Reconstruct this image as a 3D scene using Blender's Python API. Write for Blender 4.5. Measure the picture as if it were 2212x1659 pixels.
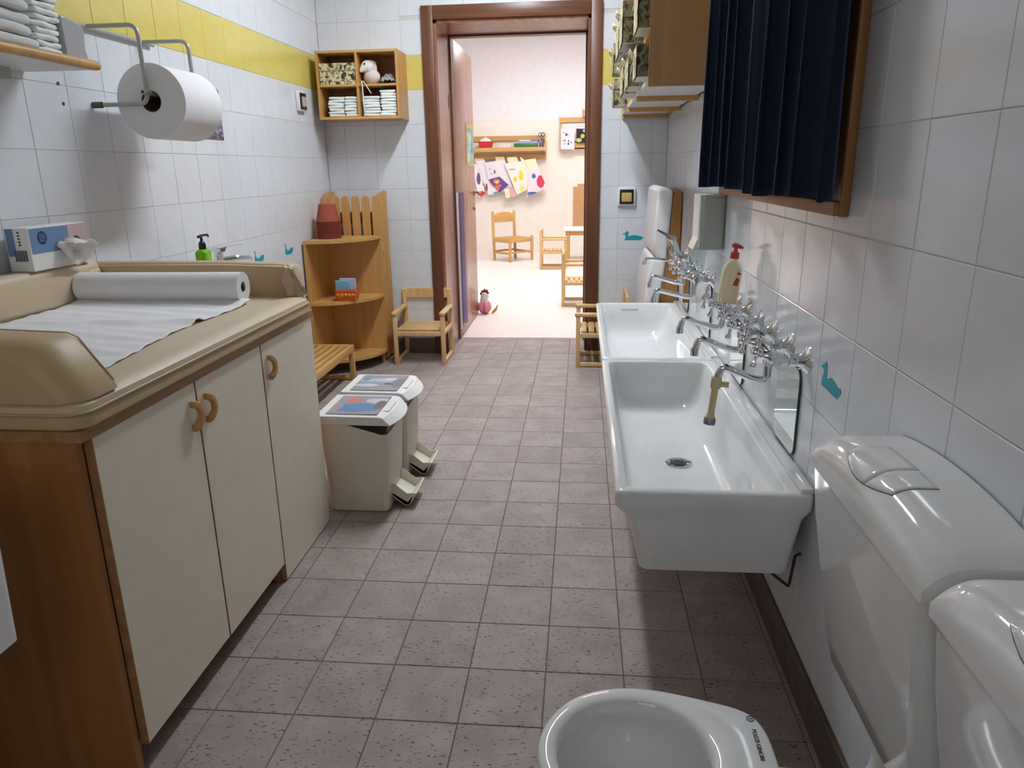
import bpy, bmesh, math, random
from mathutils import Vector, Matrix
for o in list(bpy.data.objects): bpy.data.objects.remove(o)
S = bpy.context.scene
COL = S.collection
random.seed(7)
R = math.radians

# ------------------------------------------------------------------ camera
CAMH = 1.2596
cam_d = bpy.data.cameras.new('camera'); cam = bpy.data.objects.new('camera', cam_d); COL.objects.link(cam)
cam_d.sensor_fit = 'HORIZONTAL'; cam_d.sensor_width = 36.0; cam_d.lens = 36.0*1582.8/2212
cam_d.clip_start = 0.02
rr = Vector((0.99567446, 0.09162898, -0.01537838)); uu = Vector((-0.0112885, 0.28359641, 0.95887728)); ff = Vector((-0.0922222, 0.95455602, -0.28340406))
M = Matrix((rr, uu, -ff)).transposed().to_4x4(); M.translation = Vector((0, 0, CAMH))
cam.matrix_world = M
S.camera = cam
# ------------------------------------------------------------------ world, exposure
w = bpy.data.worlds.new('world'); S.world = w; w.use_nodes = True
w.node_tree.nodes['Background'].inputs[0].default_value = (0.75, 0.8, 0.9, 1); w.node_tree.nodes['Background'].inputs[1].default_value = 0.3
S.view_settings.view_transform = 'Standard'; S.view_settings.look = 'None'; S.view_settings.gamma = 1; S.view_settings.use_curve_mapping = False
S.view_settings.exposure = 1.23
TUBE_POWER = 44.0       # emission of the bathroom's fluorescent diffuser
PLAY_POWER = 10.0       # emission of the unseen panels added to brighten the playroom

# ------------------------------------------------------------------ helpers
def lin(c):
    return tuple((x/255/12.92 if x/255 <= 0.04045 else ((x/255+0.055)/1.055)**2.4) for x in c)
MATS = {}
def pmat(name, rgb, rough=0.5, metal=0.0, **kw):
    """plain principled material; rgb 0..255 sRGB"""
    m = bpy.data.materials.new(name); m.use_nodes = True
    n = m.node_tree.nodes; b = n['Principled BSDF']
    b.inputs['Base Color'].default_value = (*lin(rgb), 1); b.inputs['Roughness'].default_value = rough; b.inputs['Metallic'].default_value = metal
    for k, v in kw.items():
        b.inputs[k.replace('_', ' ')].default_value = v
    # faint procedural variation so that nothing is perfectly flat
    tc = n.new('ShaderNodeTexCoord'); nz = n.new('ShaderNodeTexNoise'); nz.inputs['Scale'].default_value = 14; nz.inputs['Detail'].default_value = 3
    hs = n.new('ShaderNodeHueSaturation'); mr = n.new('ShaderNodeMapRange')
    mr.inputs['To Min'].default_value = 0.94; mr.inputs['To Max'].default_value = 1.05
    L = m.node_tree.links
    L.new(tc.outputs['Object'], nz.inputs['Vector']); L.new(nz.outputs['Fac'], mr.inputs['Value']); L.new(mr.outputs[0], hs.inputs['Value'])
    hs.inputs['Color'].default_value = (*lin(rgb), 1); L.new(hs.outputs[0], b.inputs['Base Color'])
    MATS[name] = m
    return m
def noise_mat(name, stops, scale=(8, 8, 8), rough=0.5, bump=0.0, detail=4, nscale=1.0, metal=0.0, dist=0.0, bscale=None, **kw):
    """colour ramp over stretched noise in object space"""
    m = bpy.data.materials.new(name); m.use_nodes = True
    n = m.node_tree.nodes; L = m.node_tree.links; b = n['Principled BSDF']
    b.inputs['Roughness'].default_value = rough; b.inputs['Metallic'].default_value = metal
    for k, v in kw.items(): b.inputs[k.replace('_', ' ')].default_value = v
    tc = n.new('ShaderNodeTexCoord'); mp = n.new('ShaderNodeMapping'); mp.inputs['Scale'].default_value = scale
    oi = n.new('ShaderNodeObjectInfo'); ad = n.new('ShaderNodeVectorMath'); ad.operation = 'MULTIPLY_ADD'
    ad.inputs[1].default_value = (31.7, 17.3, 23.9)
    L.new(oi.outputs['Random'], ad.inputs[0]); L.new(tc.outputs['Object'], mp.inputs['Vector']); L.new(mp.outputs[0], ad.inputs[2])
    nz = n.new('ShaderNodeTexNoise'); nz.inputs['Scale'].default_value = nscale; nz.inputs['Detail'].default_value = detail; nz.inputs['Distortion'].default_value = dist
    L.new(ad.outputs[0], nz.inputs['Vector'])
    cr = n.new('ShaderNodeValToRGB'); e = cr.color_ramp.elements
    while len(e) < len(stops): e.new(0.5)
    for el, (p, c) in zip(e, stops): el.position = p; el.color = (*lin(c), 1)
    L.new(nz.outputs['Fac'], cr.inputs[0]); L.new(cr.outputs[0], b.inputs['Base Color'])
    if bump:
        bp = n.new('ShaderNodeBump'); bp.inputs['Strength'].default_value = bump; bp.inputs['Distance'].default_value = 0.002
        L.new(nz.outputs['Fac'], bp.inputs['Height']); L.new(bp.outputs[0], b.inputs['Normal'])
    MATS[name] = m
    return m
def blob_mat(name, base, blobs, rough=0.6, wob=0.35, nscale=30):
    """flat print: soft-edged colour patches (cx,cy,cz,rx,ry,rz,rgb) in object space, edges broken up by noise"""
    m = bpy.data.materials.new(name); m.use_nodes = True
    n = m.node_tree.nodes; L = m.node_tree.links; b = n['Principled BSDF']; b.inputs['Roughness'].default_value = rough
    tc = n.new('ShaderNodeTexCoord'); nz = n.new('ShaderNodeTexNoise'); nz.inputs['Scale'].default_value = nscale; L.new(tc.outputs['Object'], nz.inputs['Vector'])
    prev = None
    for (cx, cy, cz, rx, ry, rz, rgb) in blobs:
        s = n.new('ShaderNodeVectorMath'); s.operation = 'SUBTRACT'; s.inputs[1].default_value = (cx, cy, cz); L.new(tc.outputs['Object'], s.inputs[0])
        d = n.new('ShaderNodeVectorMath'); d.operation = 'DIVIDE'; d.inputs[1].default_value = (rx, ry, rz); L.new(s.outputs[0], d.inputs[0])
        l = n.new('ShaderNodeVectorMath'); l.operation = 'LENGTH'; L.new(d.outputs[0], l.inputs[0])
        a = n.new('ShaderNodeMath'); a.operation = 'MULTIPLY_ADD'; L.new(nz.outputs['Fac'], a.inputs[0]); a.inputs[1].default_value = wob*2; L.new(l.outputs['Value'], a.inputs[2])
        r = n.new('ShaderNodeMapRange'); r.inputs['From Min'].default_value = 1.0+wob-0.06; r.inputs['From Max'].default_value = 1.0+wob+0.06; r.inputs['To Min'].default_value = 1; r.inputs['To Max'].default_value = 0
        L.new(a.outputs[0], r.inputs['Value'])
        mx = n.new('ShaderNodeMix'); mx.data_type = 'RGBA'; L.new(r.outputs[0], mx.inputs['Factor'])
        if prev is None: mx.inputs[6].default_value = (*lin(base), 1)
        else: L.new(prev, mx.inputs[6])
        mx.inputs[7].default_value = (*lin(rgb), 1); prev = mx.outputs[2]
    if prev is None: b.inputs['Base Color'].default_value = (*lin(base), 1)
    else: L.new(prev, b.inputs['Base Color'])
    MATS[name] = m
    return m
def wood(name, dark, light, axis='z', rough=0.42, fine=1.0):
    sc = {'x': (2, 40, 40), 'y': (40, 2, 40), 'z': (40, 40, 2)}[axis]
    return noise_mat(name, [(0.25, dark), (0.5, tuple((a+b)/2 for a, b in zip(dark, light))), (0.75, light)], tuple(x*fine for x in sc), rough, bump=0.05, detail=5, dist=0.4)

class MB:
    def __init__(s): s.v = []; s.f = []
    def add(s, vs, fs):
        k = len(s.v); s.v += [Vector(v) for v in vs]; s.f += [tuple(i+k for i in f) for f in fs]; return s
    def box(s, x0, x1, y0, y1, z0, z1):
        return s.add([(x0,y0,z0),(x1,y0,z0),(x1,y1,z0),(x0,y1,z0),(x0,y0,z1),(x1,y0,z1),(x1,y1,z1),(x0,y1,z1)],
                     [(0,3,2,1),(4,5,6,7),(0,1,5,4),(1,2,6,5),(2,3,7,6),(3,0,4,7)])
    def bm(s, b):
        b.verts.index_update(); vs = [v.co.copy() for v in b.verts]; fs = [tuple(v.index for v in f.verts) for f in b.faces]; b.free(); return s.add(vs, fs)
    def rbox(s, x0, x1, y0, y1, z0, z1, r=0.005, seg=2):
        t = MB().box(x0, x1, y0, y1, z0, z1); b = t.to_bm()
        bmesh.ops.bevel(b, geom=b.edges[:], offset=r, segments=seg, profile=0.5, affect='EDGES', clamp_overlap=True)
        return s.bm(b)
    def to_bm(s):
        b = bmesh.new(); vs = [b.verts.new(v) for v in s.v]
        for f in s.f:
            try: b.faces.new([vs[i] for i in f])
            except ValueError: pass
        return b
    def ring(s, p, d, r, n, up=None):
        d = Vector(d).normalized(); a = Vector(up) if up else (Vector((0,0,1)) if abs(d.z) < 0.9 else Vector((1,0,0)))
        a = (a - d*a.dot(d)).normalized(); c = d.cross(a)
        return [Vector(p)+a*(r*math.cos(2*math.pi*i/n))+c*(r*math.sin(2*math.pi*i/n)) for i in range(n)]
    def loft(s, rings, cap0=True, cap1=True):
        n = len(rings[0]); k = len(s.v)
        for r in rings: s.v += [Vector(p) for p in r]
        for j in range(len(rings)-1):
            for i in range(n):
                a = k+j*n+i; b = k+j*n+(i+1) % n; s.f.append((a, b, b+n, a+n))
        if cap0: s.f.append(tuple(k+i for i in reversed(range(n))))
        if cap1: s.f.append(tuple(k+(len(rings)-1)*n+i for i in range(n)))
        return s
    def cyl(s, p0, p1, r0, r1=None, n=16):
        r1 = r0 if r1 is None else r1; d = Vector(p1)-Vector(p0)
        return s.loft([s.ring(p0, d, r0, n), s.ring(p1, d, r1, n)])
    def tube(s, pts, r, n=10):
        pts = [Vector(p) for p in pts]; rings = []; a = None
        for i, p in enumerate(pts):
            d = (pts[min(i+1, len(pts)-1)]-pts[max(i-1, 0)]).normalized()
            if a is None: a = Vector((0,0,1)) if abs(d.z) < 0.9 else Vector((1,0,0))
            a = (a-d*a.dot(d)).normalized(); rad = r[i] if isinstance(r, (list, tuple)) else r
            rings.append(s.ring(p, d, rad, n, up=a))
        return s.loft(rings)
    def lathe(s, prof, o=(0,0,0), d=(0,0,1), n=24, cap0=True, cap1=True):
        d = Vector(d).normalized(); o = Vector(o)
        return s.loft([s.ring(o+d*h, d, max(r, 1e-5), n) for r, h in prof], cap0, cap1)
    def prism(s, poly, ax, a0, a1):
        n = len(poly)
        def P(p, a):
            return {'x': (a, p[0], p[1]), 'y': (p[0], a, p[1]), 'z': (p[0], p[1], a)}[ax]
        return s.add([P(p, a0) for p in poly]+[P(p, a1) for p in poly],
                     [tuple(reversed(range(n))), tuple(range(n, 2*n))]+[(i, (i+1) % n, (i+1) % n+n, i+n) for i in range(n)])
    def sphere(s, c, r, n=12, sc=(1,1,1)):
        c = Vector(c); m = max(4, n//2)
        rings = [[c+Vector((sc[0]*r*math.sin(t)*math.cos(2*math.pi*i/n), sc[1]*r*math.sin(t)*math.sin(2*math.pi*i/n), sc[2]*r*math.cos(t))) for i in range(n)] for t in [math.pi*(j+0.04)/(m+0.08) for j in range(m+1)]]
        return s.loft(rings)
    def grid(s, fn, nu, nv):
        k = len(s.v)
        for j in range(nv+1):
            for i in range(nu+1): s.v.append(Vector(fn(i/nu, j/nv)))
        for j in range(nv):
            for i in range(nu):
                a = k+j*(nu+1)+i; s.f.append((a, a+1, a+nu+2, a+nu+1))
        return s
    def xf(s, m):
        s.v = [m @ v for v in s.v]; return s
    def build(s, name, mat, parent=None, smooth=35, solid=0, bevel=0, world=True):
        me = bpy.data.meshes.new(name); b = s.to_bm(); bmesh.ops.recalc_face_normals(b, faces=b.faces[:]); b.to_mesh(me); b.free()
        o = bpy.data.objects.new(name, me); COL.objects.link(o)
        if mat: me.materials.append(mat if not isinstance(mat, str) else MATS[mat])
        if parent:
            o.parent = parent
            if world and parent in OFF:
                off = OFF[parent]; OFF[o] = off
                if off.length: me.transform(Matrix.Translation(-off))
        else: OFF[o] = Vector((0,0,0))
        if smooth:
            me.polygons.foreach_set('use_smooth', [True]*len(me.polygons)); me.set_sharp_from_angle(angle=R(smooth))
        if solid:
            md = o.modifiers.new('solidify', 'SOLIDIFY'); md.thickness = solid; md.offset = 0
        if bevel:
            md = o.modifiers.new('bevel', 'BEVEL'); md.width = bevel; md.segments = 2; md.limit_method = 'ANGLE'; md.angle_limit = R(40)
        return o
OFF = {}
def thing(name, label, cat, loc=(0,0,0), rotz=0, group=None, kind=None):
    o = bpy.data.objects.new(name, None); COL.objects.link(o); o.empty_display_size = 0.05
    o.location = loc; o.rotation_euler = (0, 0, rotz); OFF[o] = Vector(loc)
    return tag(o, label, cat, group, kind)
def tag(o, label=None, cat=None, group=None, kind=None):
    if label: o['label'] = label
    if cat: o['category'] = cat
    if group: o['group'] = group
    if kind: o['kind'] = kind
    return o
def dup(root, loc, rotz=None, label=None):
    def cp(o, par):
        c = o.copy(); COL.objects.link(c)
        if par: c.parent = par
        for ch in list(o.children): cp(ch, c)
        return c
    c = cp(root, None); c.location = loc
    if rotz is not None: c.rotation_euler = (0, 0, rotz)
    if label: c['label'] = label
    return c
def fillet(pts, r, k=5):
    """round the corners of a polyline"""
    pts = [Vector(p) for p in pts]; out = [pts[0]]
    for i in range(1, len(pts)-1):
        a, b, c = pts[i-1], pts[i], pts[i+1]; d0 = (a-b); d1 = (c-b); q = min(r, d0.length*0.49, d1.length*0.49)
        p0 = b+d0.normalized()*q; p1 = b+d1.normalized()*q
        for j in range(k+1):
            t = j/k; out.append(p0*(1-t)**2+b*2*t*(1-t)+p1*t*t)
    out.append(pts[-1]); return out
def rrect(x0, x1, y0, y1, r, z, k=5):
    out = []
    for cx, cy, a0 in ((x1-r, y1-r, 0), (x0+r, y1-r, 90), (x0+r, y0+r, 180), (x1-r, y0+r, 270)):
        for j in range(k+1):
            a = R(a0+90*j/k); out.append((cx+r*math.cos(a), cy+r*math.sin(a), z))
    return out
def text_mesh(name, txt, size, mat, parent, matrix, extrude=0.0003):
    cu = bpy.data.curves.new(name, 'FONT'); cu.body = txt; cu.size = size; cu.extrude = extrude; cu.align_x = 'CENTER'; cu.align_y = 'CENTER'
    t = bpy.data.objects.new(name, cu); COL.objects.link(t)
    dg = bpy.context.evaluated_depsgraph_get(); me = bpy.data.meshes.new_from_object(t.evaluated_get(dg))
    bpy.data.objects.remove(t); me.transform(matrix)
    if parent in OFF and OFF[parent].length: me.transform(Matrix.Translation(-OFF[parent]))
    me.materials.clear(); me.materials.append(MATS[mat]); me.name = name
    o = bpy.data.objects.new(name, me); COL.objects.link(o); o.parent = parent
    return o
ORD = ['lowest', 'second', 'third', 'fourth', 'fifth', 'sixth', 'seventh', 'eighth', 'ninth', 'tenth', 'eleventh', 'twelfth', 'thirteenth', 'fourteenth']

# ------------------------------------------------------------------ materials
pmat('tile_white', (224, 227, 232), 0.13, Specular_IOR_Level=0.5)
pmat('tile_yellow', (222, 205, 112), 0.15)
pmat('grout', (208, 207, 205), 0.8)
pmat('grout_floor', (112, 99, 90), 0.9)
pmat('plaster_white', (240, 238, 236), 0.85)
pmat('plaster_cream', (246, 240, 231), 0.85)
pmat('plaster_lilac', (242, 240, 246), 0.85)
pmat('play_floor', (240, 229, 226), 0.35)
pmat('ceramic', (233, 233, 232), 0.07, Coat_Weight=0.4, Coat_Roughness=0.03)
pmat('ceramic_shade', (206, 205, 200), 0.3)
pmat('chrome', (225, 227, 230), 0.06, 1.0)
pmat('steel', (150, 152, 155), 0.3, 1.0)
pmat('mirror', (235, 240, 238), 0.015, 1.0)
pmat('glass_edge', (30, 66, 52), 0.1)
pmat('black', (14, 14, 15), 0.4)
pmat('dark_hole', (10, 9, 8), 0.9)
pmat('cream_laminate', (240, 229, 208), 0.45)
pmat('vinyl', (198, 172, 132), 0.46)
pmat('vinyl_light', (212, 192, 162), 0.46)
pmat('thread', (120, 98, 70), 0.6)
pmat('paper', (238, 237, 238), 0.85)
pmat('paper_dim', (222, 220, 216), 0.9)
pmat('paper_cream', (248, 236, 200), 0.85)
pmat('card_core', (120, 100, 82), 0.9)
pmat('plastic_white', (236, 235, 230), 0.35)
pmat('plastic_cream', (226, 220, 204), 0.4)
pmat('plastic_grey', (176, 180, 174), 0.4)
pmat('plastic_black', (24, 24, 26), 0.35)
pmat('bag_black', (22, 21, 22), 0.25)
pmat('towel', (222, 224, 224), 0.95)
pmat('nappy', (242, 246, 244), 0.9)
pmat('nappy_green', (120, 168, 160), 0.9)
pmat('metal_paint', (178, 180, 174), 0.35, 0.2)
pmat('rubber', (96, 90, 74), 0.7)
pmat('sticker', (24, 160, 176), 0.5)
pmat('terracotta', (158, 78, 56), 0.75)
pmat('terracotta_dark', (126, 54, 42), 0.75)
pmat('red_plastic', (196, 62, 66), 0.35)
pmat('red_box', (198, 40, 58), 0.4)
pmat('green_plastic', (52, 116, 62), 0.4)
pmat('slate', (150, 166, 190), 0.6)
pmat('pink_plush', (216, 138, 152), 0.95)
pmat('maroon', (112, 28, 52), 0.9)
pmat('plush_white', (232, 226, 220), 0.95)
pmat('plush_pink', (222, 206, 196), 0.95)
pmat('orange_felt', (206, 140, 84), 0.9)
pmat('cork', (206, 160, 116), 0.8)
pmat('brass', (170, 140, 90), 0.3, 0.9)
pmat('label_red', (186, 60, 56), 0.5)
pmat('print_grey', (96, 104, 112), 0.6)
pmat('print_blue', (108, 140, 180), 0.5)
pmat('print_navy', (38, 58, 92), 0.5)
pmat('print_dark', (60, 58, 56), 0.6)
pmat('switch_yellow', (206, 178, 92), 0.4)
pmat('switch_beige', (186, 174, 158), 0.4)
pmat('purple_guard', (116, 104, 140), 0.3)
pmat('white_board', (226, 224, 222), 0.5)
pmat('hose_cream', (214, 198, 150), 0.5)
pmat('grey_bag', (172, 174, 178), 0.35)
pmat('silver_bag', (190, 190, 192), 0.25, 0.4)
pmat('mat_white', (226, 222, 222), 0.55)
pmat('orange_straw', (226, 104, 34), 0.7)
pmat('yellow_straw', (236, 182, 60), 0.7)
pmat('card_blue', (176, 182, 222), 0.5)
pmat('card_teal', (120, 176, 196), 0.5)
pmat('bracket_black', (52, 48, 44), 0.6)
pmat('purple_paper', (112, 78, 146), 0.8)
pmat('pink_paper', (236, 176, 186), 0.8)
wood('beech', (196, 146, 84), (222, 178, 114), 'z')
wood('beech_x', (196, 146, 84), (222, 178, 114), 'x')
wood('beech_y', (196, 146, 84), (222, 178, 114), 'y')
wood('beech_pale', (212, 170, 112), (232, 196, 142), 'z')
wood('honey', (188, 138, 76), (212, 164, 100), 'z')
wood('honey_flat', (192, 144, 82), (212, 166, 102), 'z', fine=0.5)
wood('cabinet_wood', (160, 106, 58), (188, 134, 80), 'z', fine=0.7)
wood('cabinet_edge', (150, 108, 68), (192, 150, 104), 'y')
wood('mahogany', (86, 50, 30), (122, 76, 46), 'z', 0.38, fine=0.8)
wood('mahogany_x', (86, 50, 30), (122, 76, 46), 'x', 0.35, fine=0.8)
wood('leaf_wood', (142, 92, 72), (176, 124, 100), 'z', 0.26, fine=0.6)
wood('tan_panel', (200, 156, 98), (214, 172, 114), 'z', 0.5, fine=0.5)
wood('board_wood', (150, 102, 50), (182, 128, 68), 'z')
wood('frame_wood', (146, 96, 54), (178, 124, 74), 'z')
wood('frame_wood_y', (146, 96, 54), (178, 124, 74), 'y')
noise_mat('straw', [(0.3, (176, 128, 72)), (0.7, (214, 168, 108))], (90, 90, 20), 0.8, bump=0.3)
noise_mat('jungle', [(0.34, (52, 44, 34)), (0.42, (132, 128, 88)), (0.47, (226, 214, 176)), (0.56, (216, 202, 158)), (0.6, (150, 150, 96)), (0.66, (176, 128, 92)), (0.74, (98, 72, 54))], (38, 38, 30), 0.7, detail=3, dist=0.5)
noise_mat('jungle_dark', [(0.36, (52, 46, 36)), (0.45, (112, 110, 80)), (0.52, (170, 156, 116)), (0.6, (128, 124, 90)), (0.68, (82, 68, 52))], (34, 34, 26), 0.7, detail=3, dist=0.5)
# navy velvet
m = noise_mat('velvet', [(0.35, (5, 13, 34)), (0.65, (10, 22, 50))], (60, 60, 60), 0.95)
b = m.node_tree.nodes['Principled BSDF']; b.inputs['Sheen Weight'].default_value = 0.6; b.inputs['Sheen Tint'].default_value = (0.25, 0.4, 0.8, 1); b.inputs['Sheen Roughness'].default_value = 0.35
# floor tile: warm grey with small dark pits
def floor_tile_mat():
    m = bpy.data.materials.new('floor_tile'); m.use_nodes = True; n = m.node_tree.nodes; L = m.node_tree.links; b = n['Principled BSDF']
    tc = n.new('ShaderNodeTexCoord'); oi = n.new('ShaderNodeObjectInfo'); ad = n.new('ShaderNodeVectorMath'); ad.operation = 'MULTIPLY_ADD'; ad.inputs[1].default_value = (9.1, 7.7, 3.3)
    L.new(oi.outputs['Random'], ad.inputs[0]); L.new(tc.outputs['Object'], ad.inputs[2])
    n1 = n.new('ShaderNodeTexNoise'); n1.inputs['Scale'].default_value = 9; n1.inputs['Detail'].default_value = 3; L.new(ad.outputs[0], n1.inputs['Vector'])
    r1 = n.new('ShaderNodeValToRGB'); e = r1.color_ramp.elements; e[0].position = 0.35; e[0].color = (*lin((157, 143, 138)), 1); e[1].position = 0.65; e[1].color = (*lin((171, 158, 153)), 1); L.new(n1.outputs['Fac'], r1.inputs[0])
    mp = n.new('ShaderNodeMapping'); mp.inputs['Scale'].default_value = (75, 190, 100); mp.inputs['Rotation'].default_value = (0, 0, R(-18)); L.new(ad.outputs[0], mp.inputs['Vector'])
    n2 = n.new('ShaderNodeTexNoise'); n2.inputs['Scale'].default_value = 1.0; n2.inputs['Detail'].default_value = 2; L.new(mp.outputs[0], n2.inputs['Vector'])
    r2 = n.new('ShaderNodeMapRange'); r2.inputs['From Min'].default_value = 0.63; r2.inputs['From Max'].default_value = 0.69; L.new(n2.outputs['Fac'], r2.inputs['Value'])
    mx = n.new('ShaderNodeMix'); mx.data_type = 'RGBA'; L.new(r2.outputs[0], mx.inputs['Factor']); L.new(r1.outputs[0], mx.inputs[6]); mx.inputs[7].default_value = (*lin((96, 84, 76)), 1)
    hv = n.new('ShaderNodeHueSaturation'); mr = n.new('ShaderNodeMapRange'); mr.inputs['To Min'].default_value = 0.93; mr.inputs['To Max'].default_value = 1.04
    L.new(oi.outputs['Random'], mr.inputs['Value']); L.new(mr.outputs[0], hv.inputs['Value']); L.new(mx.outputs[2], hv.inputs['Color']); L.new(hv.outputs[0], b.inputs['Base Color'])
    bp = n.new('ShaderNodeBump'); bp.invert = True; bp.inputs['Strength'].default_value = 0.5; bp.inputs['Distance'].default_value = 0.0015; L.new(r2.outputs[0], bp.inputs['Height']); L.new(bp.outputs[0], b.inputs['Normal'])
    b.inputs['Roughness'].default_value = 0.6; b.inputs['Specular IOR Level'].default_value = 0.3; MATS['floor_tile'] = m
floor_tile_mat()
noise_mat('skirting_tile', [(0.35, (84, 72, 66)), (0.65, (104, 90, 82))], (20, 20, 20), 0.4)
def glassy(name, rgb, rough=0.05, alpha=1.0, trans=1.0, ior=1.45):
    m = pmat(name, rgb, rough); b = m.node_tree.nodes['Principled BSDF']; b.inputs['Transmission Weight'].default_value = trans; b.inputs['IOR'].default_value = ior; b.inputs['Alpha'].default_value = alpha; return m
glassy('clear_plastic', (236, 242, 242), 0.08, ior=1.1)
glassy('amber_soap', (240, 226, 192), 0.25, trans=0.55, ior=1.25)
glassy('green_soap', (140, 214, 50), 0.12, trans=0.35, ior=1.3)
glassy('guard_film', (176, 168, 206), 0.1, trans=0.75, ior=1.05)
def emit(name, rgb, power):
    m = bpy.data.materials.new(name); m.use_nodes = True; b = m.node_tree.nodes['Principled BSDF']
    b.inputs['Base Color'].default_value = (0.8, 0.8, 0.8, 1); b.inputs['Emission Color'].default_value = (*rgb, 1); b.inputs['Emission Strength'].default_value = power; MATS[name] = m
emit('tube_light', (0.85, 0.925, 1.0), TUBE_POWER)
emit('fill_glow', (1.0, 0.94, 0.87), 0.6)  # weak glow of the added fill window
emit('added_panel_glow', (1.0, 0.98, 0.985), PLAY_POWER)

# ================================================================== ROOM SHELL
XL, XR, YB, YN, ZC = -1.70, 0.54, 5.0, -0.9, 2.95
DX0, DX1, DZ = -0.945, 0.045, 2.155      # door opening in the back wall
YT = 5.50                                # far face of the thick wall
TT = 0.008                               # tile thickness
def struct(name, mb, mat): return tag(mb.build(name, mat, smooth=0), kind='structure')
floor = struct('floor', MB().box(XL-0.1, XR+0.1, YN-0.1, YB, -0.1, -0.002).box(DX0-0.02, DX1+0.02, YB, YT, -0.1, -0.002), 'grout_floor')
wall_left = struct('wall_left', MB().box(XL-0.15, XL-0.002, YN, YB+0.1, 0, ZC), 'grout')
wall_right = struct('wall_right', MB().box(XR+0.002, XR+0.15, YN, YB+0.1, 0, ZC), 'grout')
wall_back = struct('wall_back', MB().box(XL, DX0-0.03, YB+0.002, YT, 0, ZC).box(DX1+0.03, XR, YB+0.002, YT, 0, ZC).box(DX0-0.03, DX1+0.03, YB+0.002, YT, DZ+0.03, ZC), 'grout')
wall_front = struct('wall_front', MB().box(XL-0.15, XR+0.15, YN-0.15, YN, 0, ZC), 'tile_white')
fill_win = thing('fill_window_1', None, None, (-0.6, YN, 1.2), kind='structure')  # unseen window added behind the camera to lift the dark near surfaces
MB().box(-1.12, -0.08, YN, YN+0.05, 1.12, 1.18).box(-1.12, -0.08, YN, YN+0.05, 2.22, 2.28).box(-1.12, -1.06, YN, YN+0.05, 1.18, 2.22).box(-0.14, -0.08, YN, YN+0.05, 1.18, 2.22).box(-0.625, -0.575, YN, YN+0.05, 1.18, 2.22).build('fill_window_frame', 'plastic_white', fill_win, smooth=0)
for a_, b_ in ((-1.06, -0.625), (-0.575, -0.14)): MB().box(a_, b_, YN+0.01, YN+0.02, 1.18, 2.22).build('pane', 'fill_glow', fill_win, smooth=0)
ceiling = struct('ceiling', MB().box(XL-0.15, XR+0.15, YN-0.15, YT, ZC, ZC+0.1), 'plaster_white')

TCACHE = {}
def tile_mesh(w, h, ax, mat):
    key = (round(w, 3), round(h, 3), ax, mat)
    if key in TCACHE: return TCACHE[key]
    g = 0.0013 if ax == 'floor' else 0.0009; c = 0.0012; a, b = w/2-g, h/2-g
    ring0 = [(-a,-b),(a,-b),(a,b),(-a,b)]; ring1 = [(-a+c,-b+c),(a-c,-b+c),(a-c,b-c),(-a+c,b-c)]
    def P(p, t):   # local frame: u, v, normal
        return {'left': (t, p[0], p[1]), 'right': (-t, p[0], p[1]), 'back': (p[0], -t, p[1]), 'floor': (p[0], p[1], t)}[ax]
    mb = MB().loft([[P(p, -TT) for p in ring0], [P(p, -0.0012) for p in ring0], [P(p, 0) for p in ring1]], cap0=False)
    me = bpy.data.meshes.new('tile'); bb = mb.to_bm(); bmesh.ops.recalc_face_normals(bb, faces=bb.faces[:])
    n = {'left': (1,0,0), 'right': (-1,0,0), 'back': (0,-1,0), 'floor': (0,0,1)}[ax]
    bb.faces.ensure_lookup_table(); f = bb.faces[-1]
    if f.normal.dot(Vector(n)) < 0: bmesh.ops.reverse_faces(bb, faces=bb.faces[:])
    bb.to_mesh(me); bb.free(); me.materials.append(MATS[mat]); TCACHE[key] = me
    return me
def cells(us, vs, hole=None):
    out = []
    for i in range(len(us)-1):
        for j in range(len(vs)-1):
            u0, u1, v0, v1 = us[i], us[i+1], vs[j], vs[j+1]
            if hole:
                h0, h1, g0, g1 = hole
                if u1 > h0 and u0 < h1 and v1 > g0 and v0 < g1:
                    if v0 >= g0 and v1 <= g1 or v0 < g1 and v1 <= g1:
                        if u0 < h0: u1 = h0
                        elif u1 > h1: u0 = h1
                        else: continue
                    else:
                        if u0 >= h0-0.2 and u1 <= h1+0.2: v0 = g1
            if u1-u0 > 0.012 and v1-v0 > 0.012: out.append((u0, u1, v0, v1))
    return out
def lay(parent, ax, plane, cl, matfn, tilt=0.0013, keep=lambda u, v: True):
    rest = MB(); restm = None; restmb = {}
    for (u0, u1, v0, v1) in cl:
        cu, cv = (u0+u1)/2, (v0+v1)/2; mat = matfn(cu, cv)
        loc = {'left': (plane, cu, cv), 'right': (plane, cu, cv), 'back': (cu, plane, cv), 'floor': (cu, cv, plane)}[ax]
        if keep(cu, cv):
            o = bpy.data.objects.new('tile', tile_mesh(u1-u0, v1-v0, ax, mat)); COL.objects.link(o); o.parent = parent; o.location = loc
            t = [random.gauss(0, tilt) for _ in range(3)]; t[{'left': 0, 'right': 0, 'back': 1, 'floor': 2}[ax]] = 0
            o.rotation_euler = t
        else:
            me = tile_mesh(u1-u0, v1-v0, ax, mat)
            restmb.setdefault(mat, MB()).add([Vector(v.co)+Vector(loc) for v in me.vertices], [tuple(p.vertices) for p in me.polygons])
    for mat, mb in restmb.items():
        o = mb.build('tile_field', mat, parent, smooth=0); o['kind'] = 'stuff'
def seq(a, lo, hi, step):
    k0 = math.ceil((lo-a)/step-1e-6); out = [lo]; x = a+k0*step
    while x < hi-0.004:
        if x > lo+0.004: out.append(x)
        x += step
    out.append(hi); return out
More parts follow.
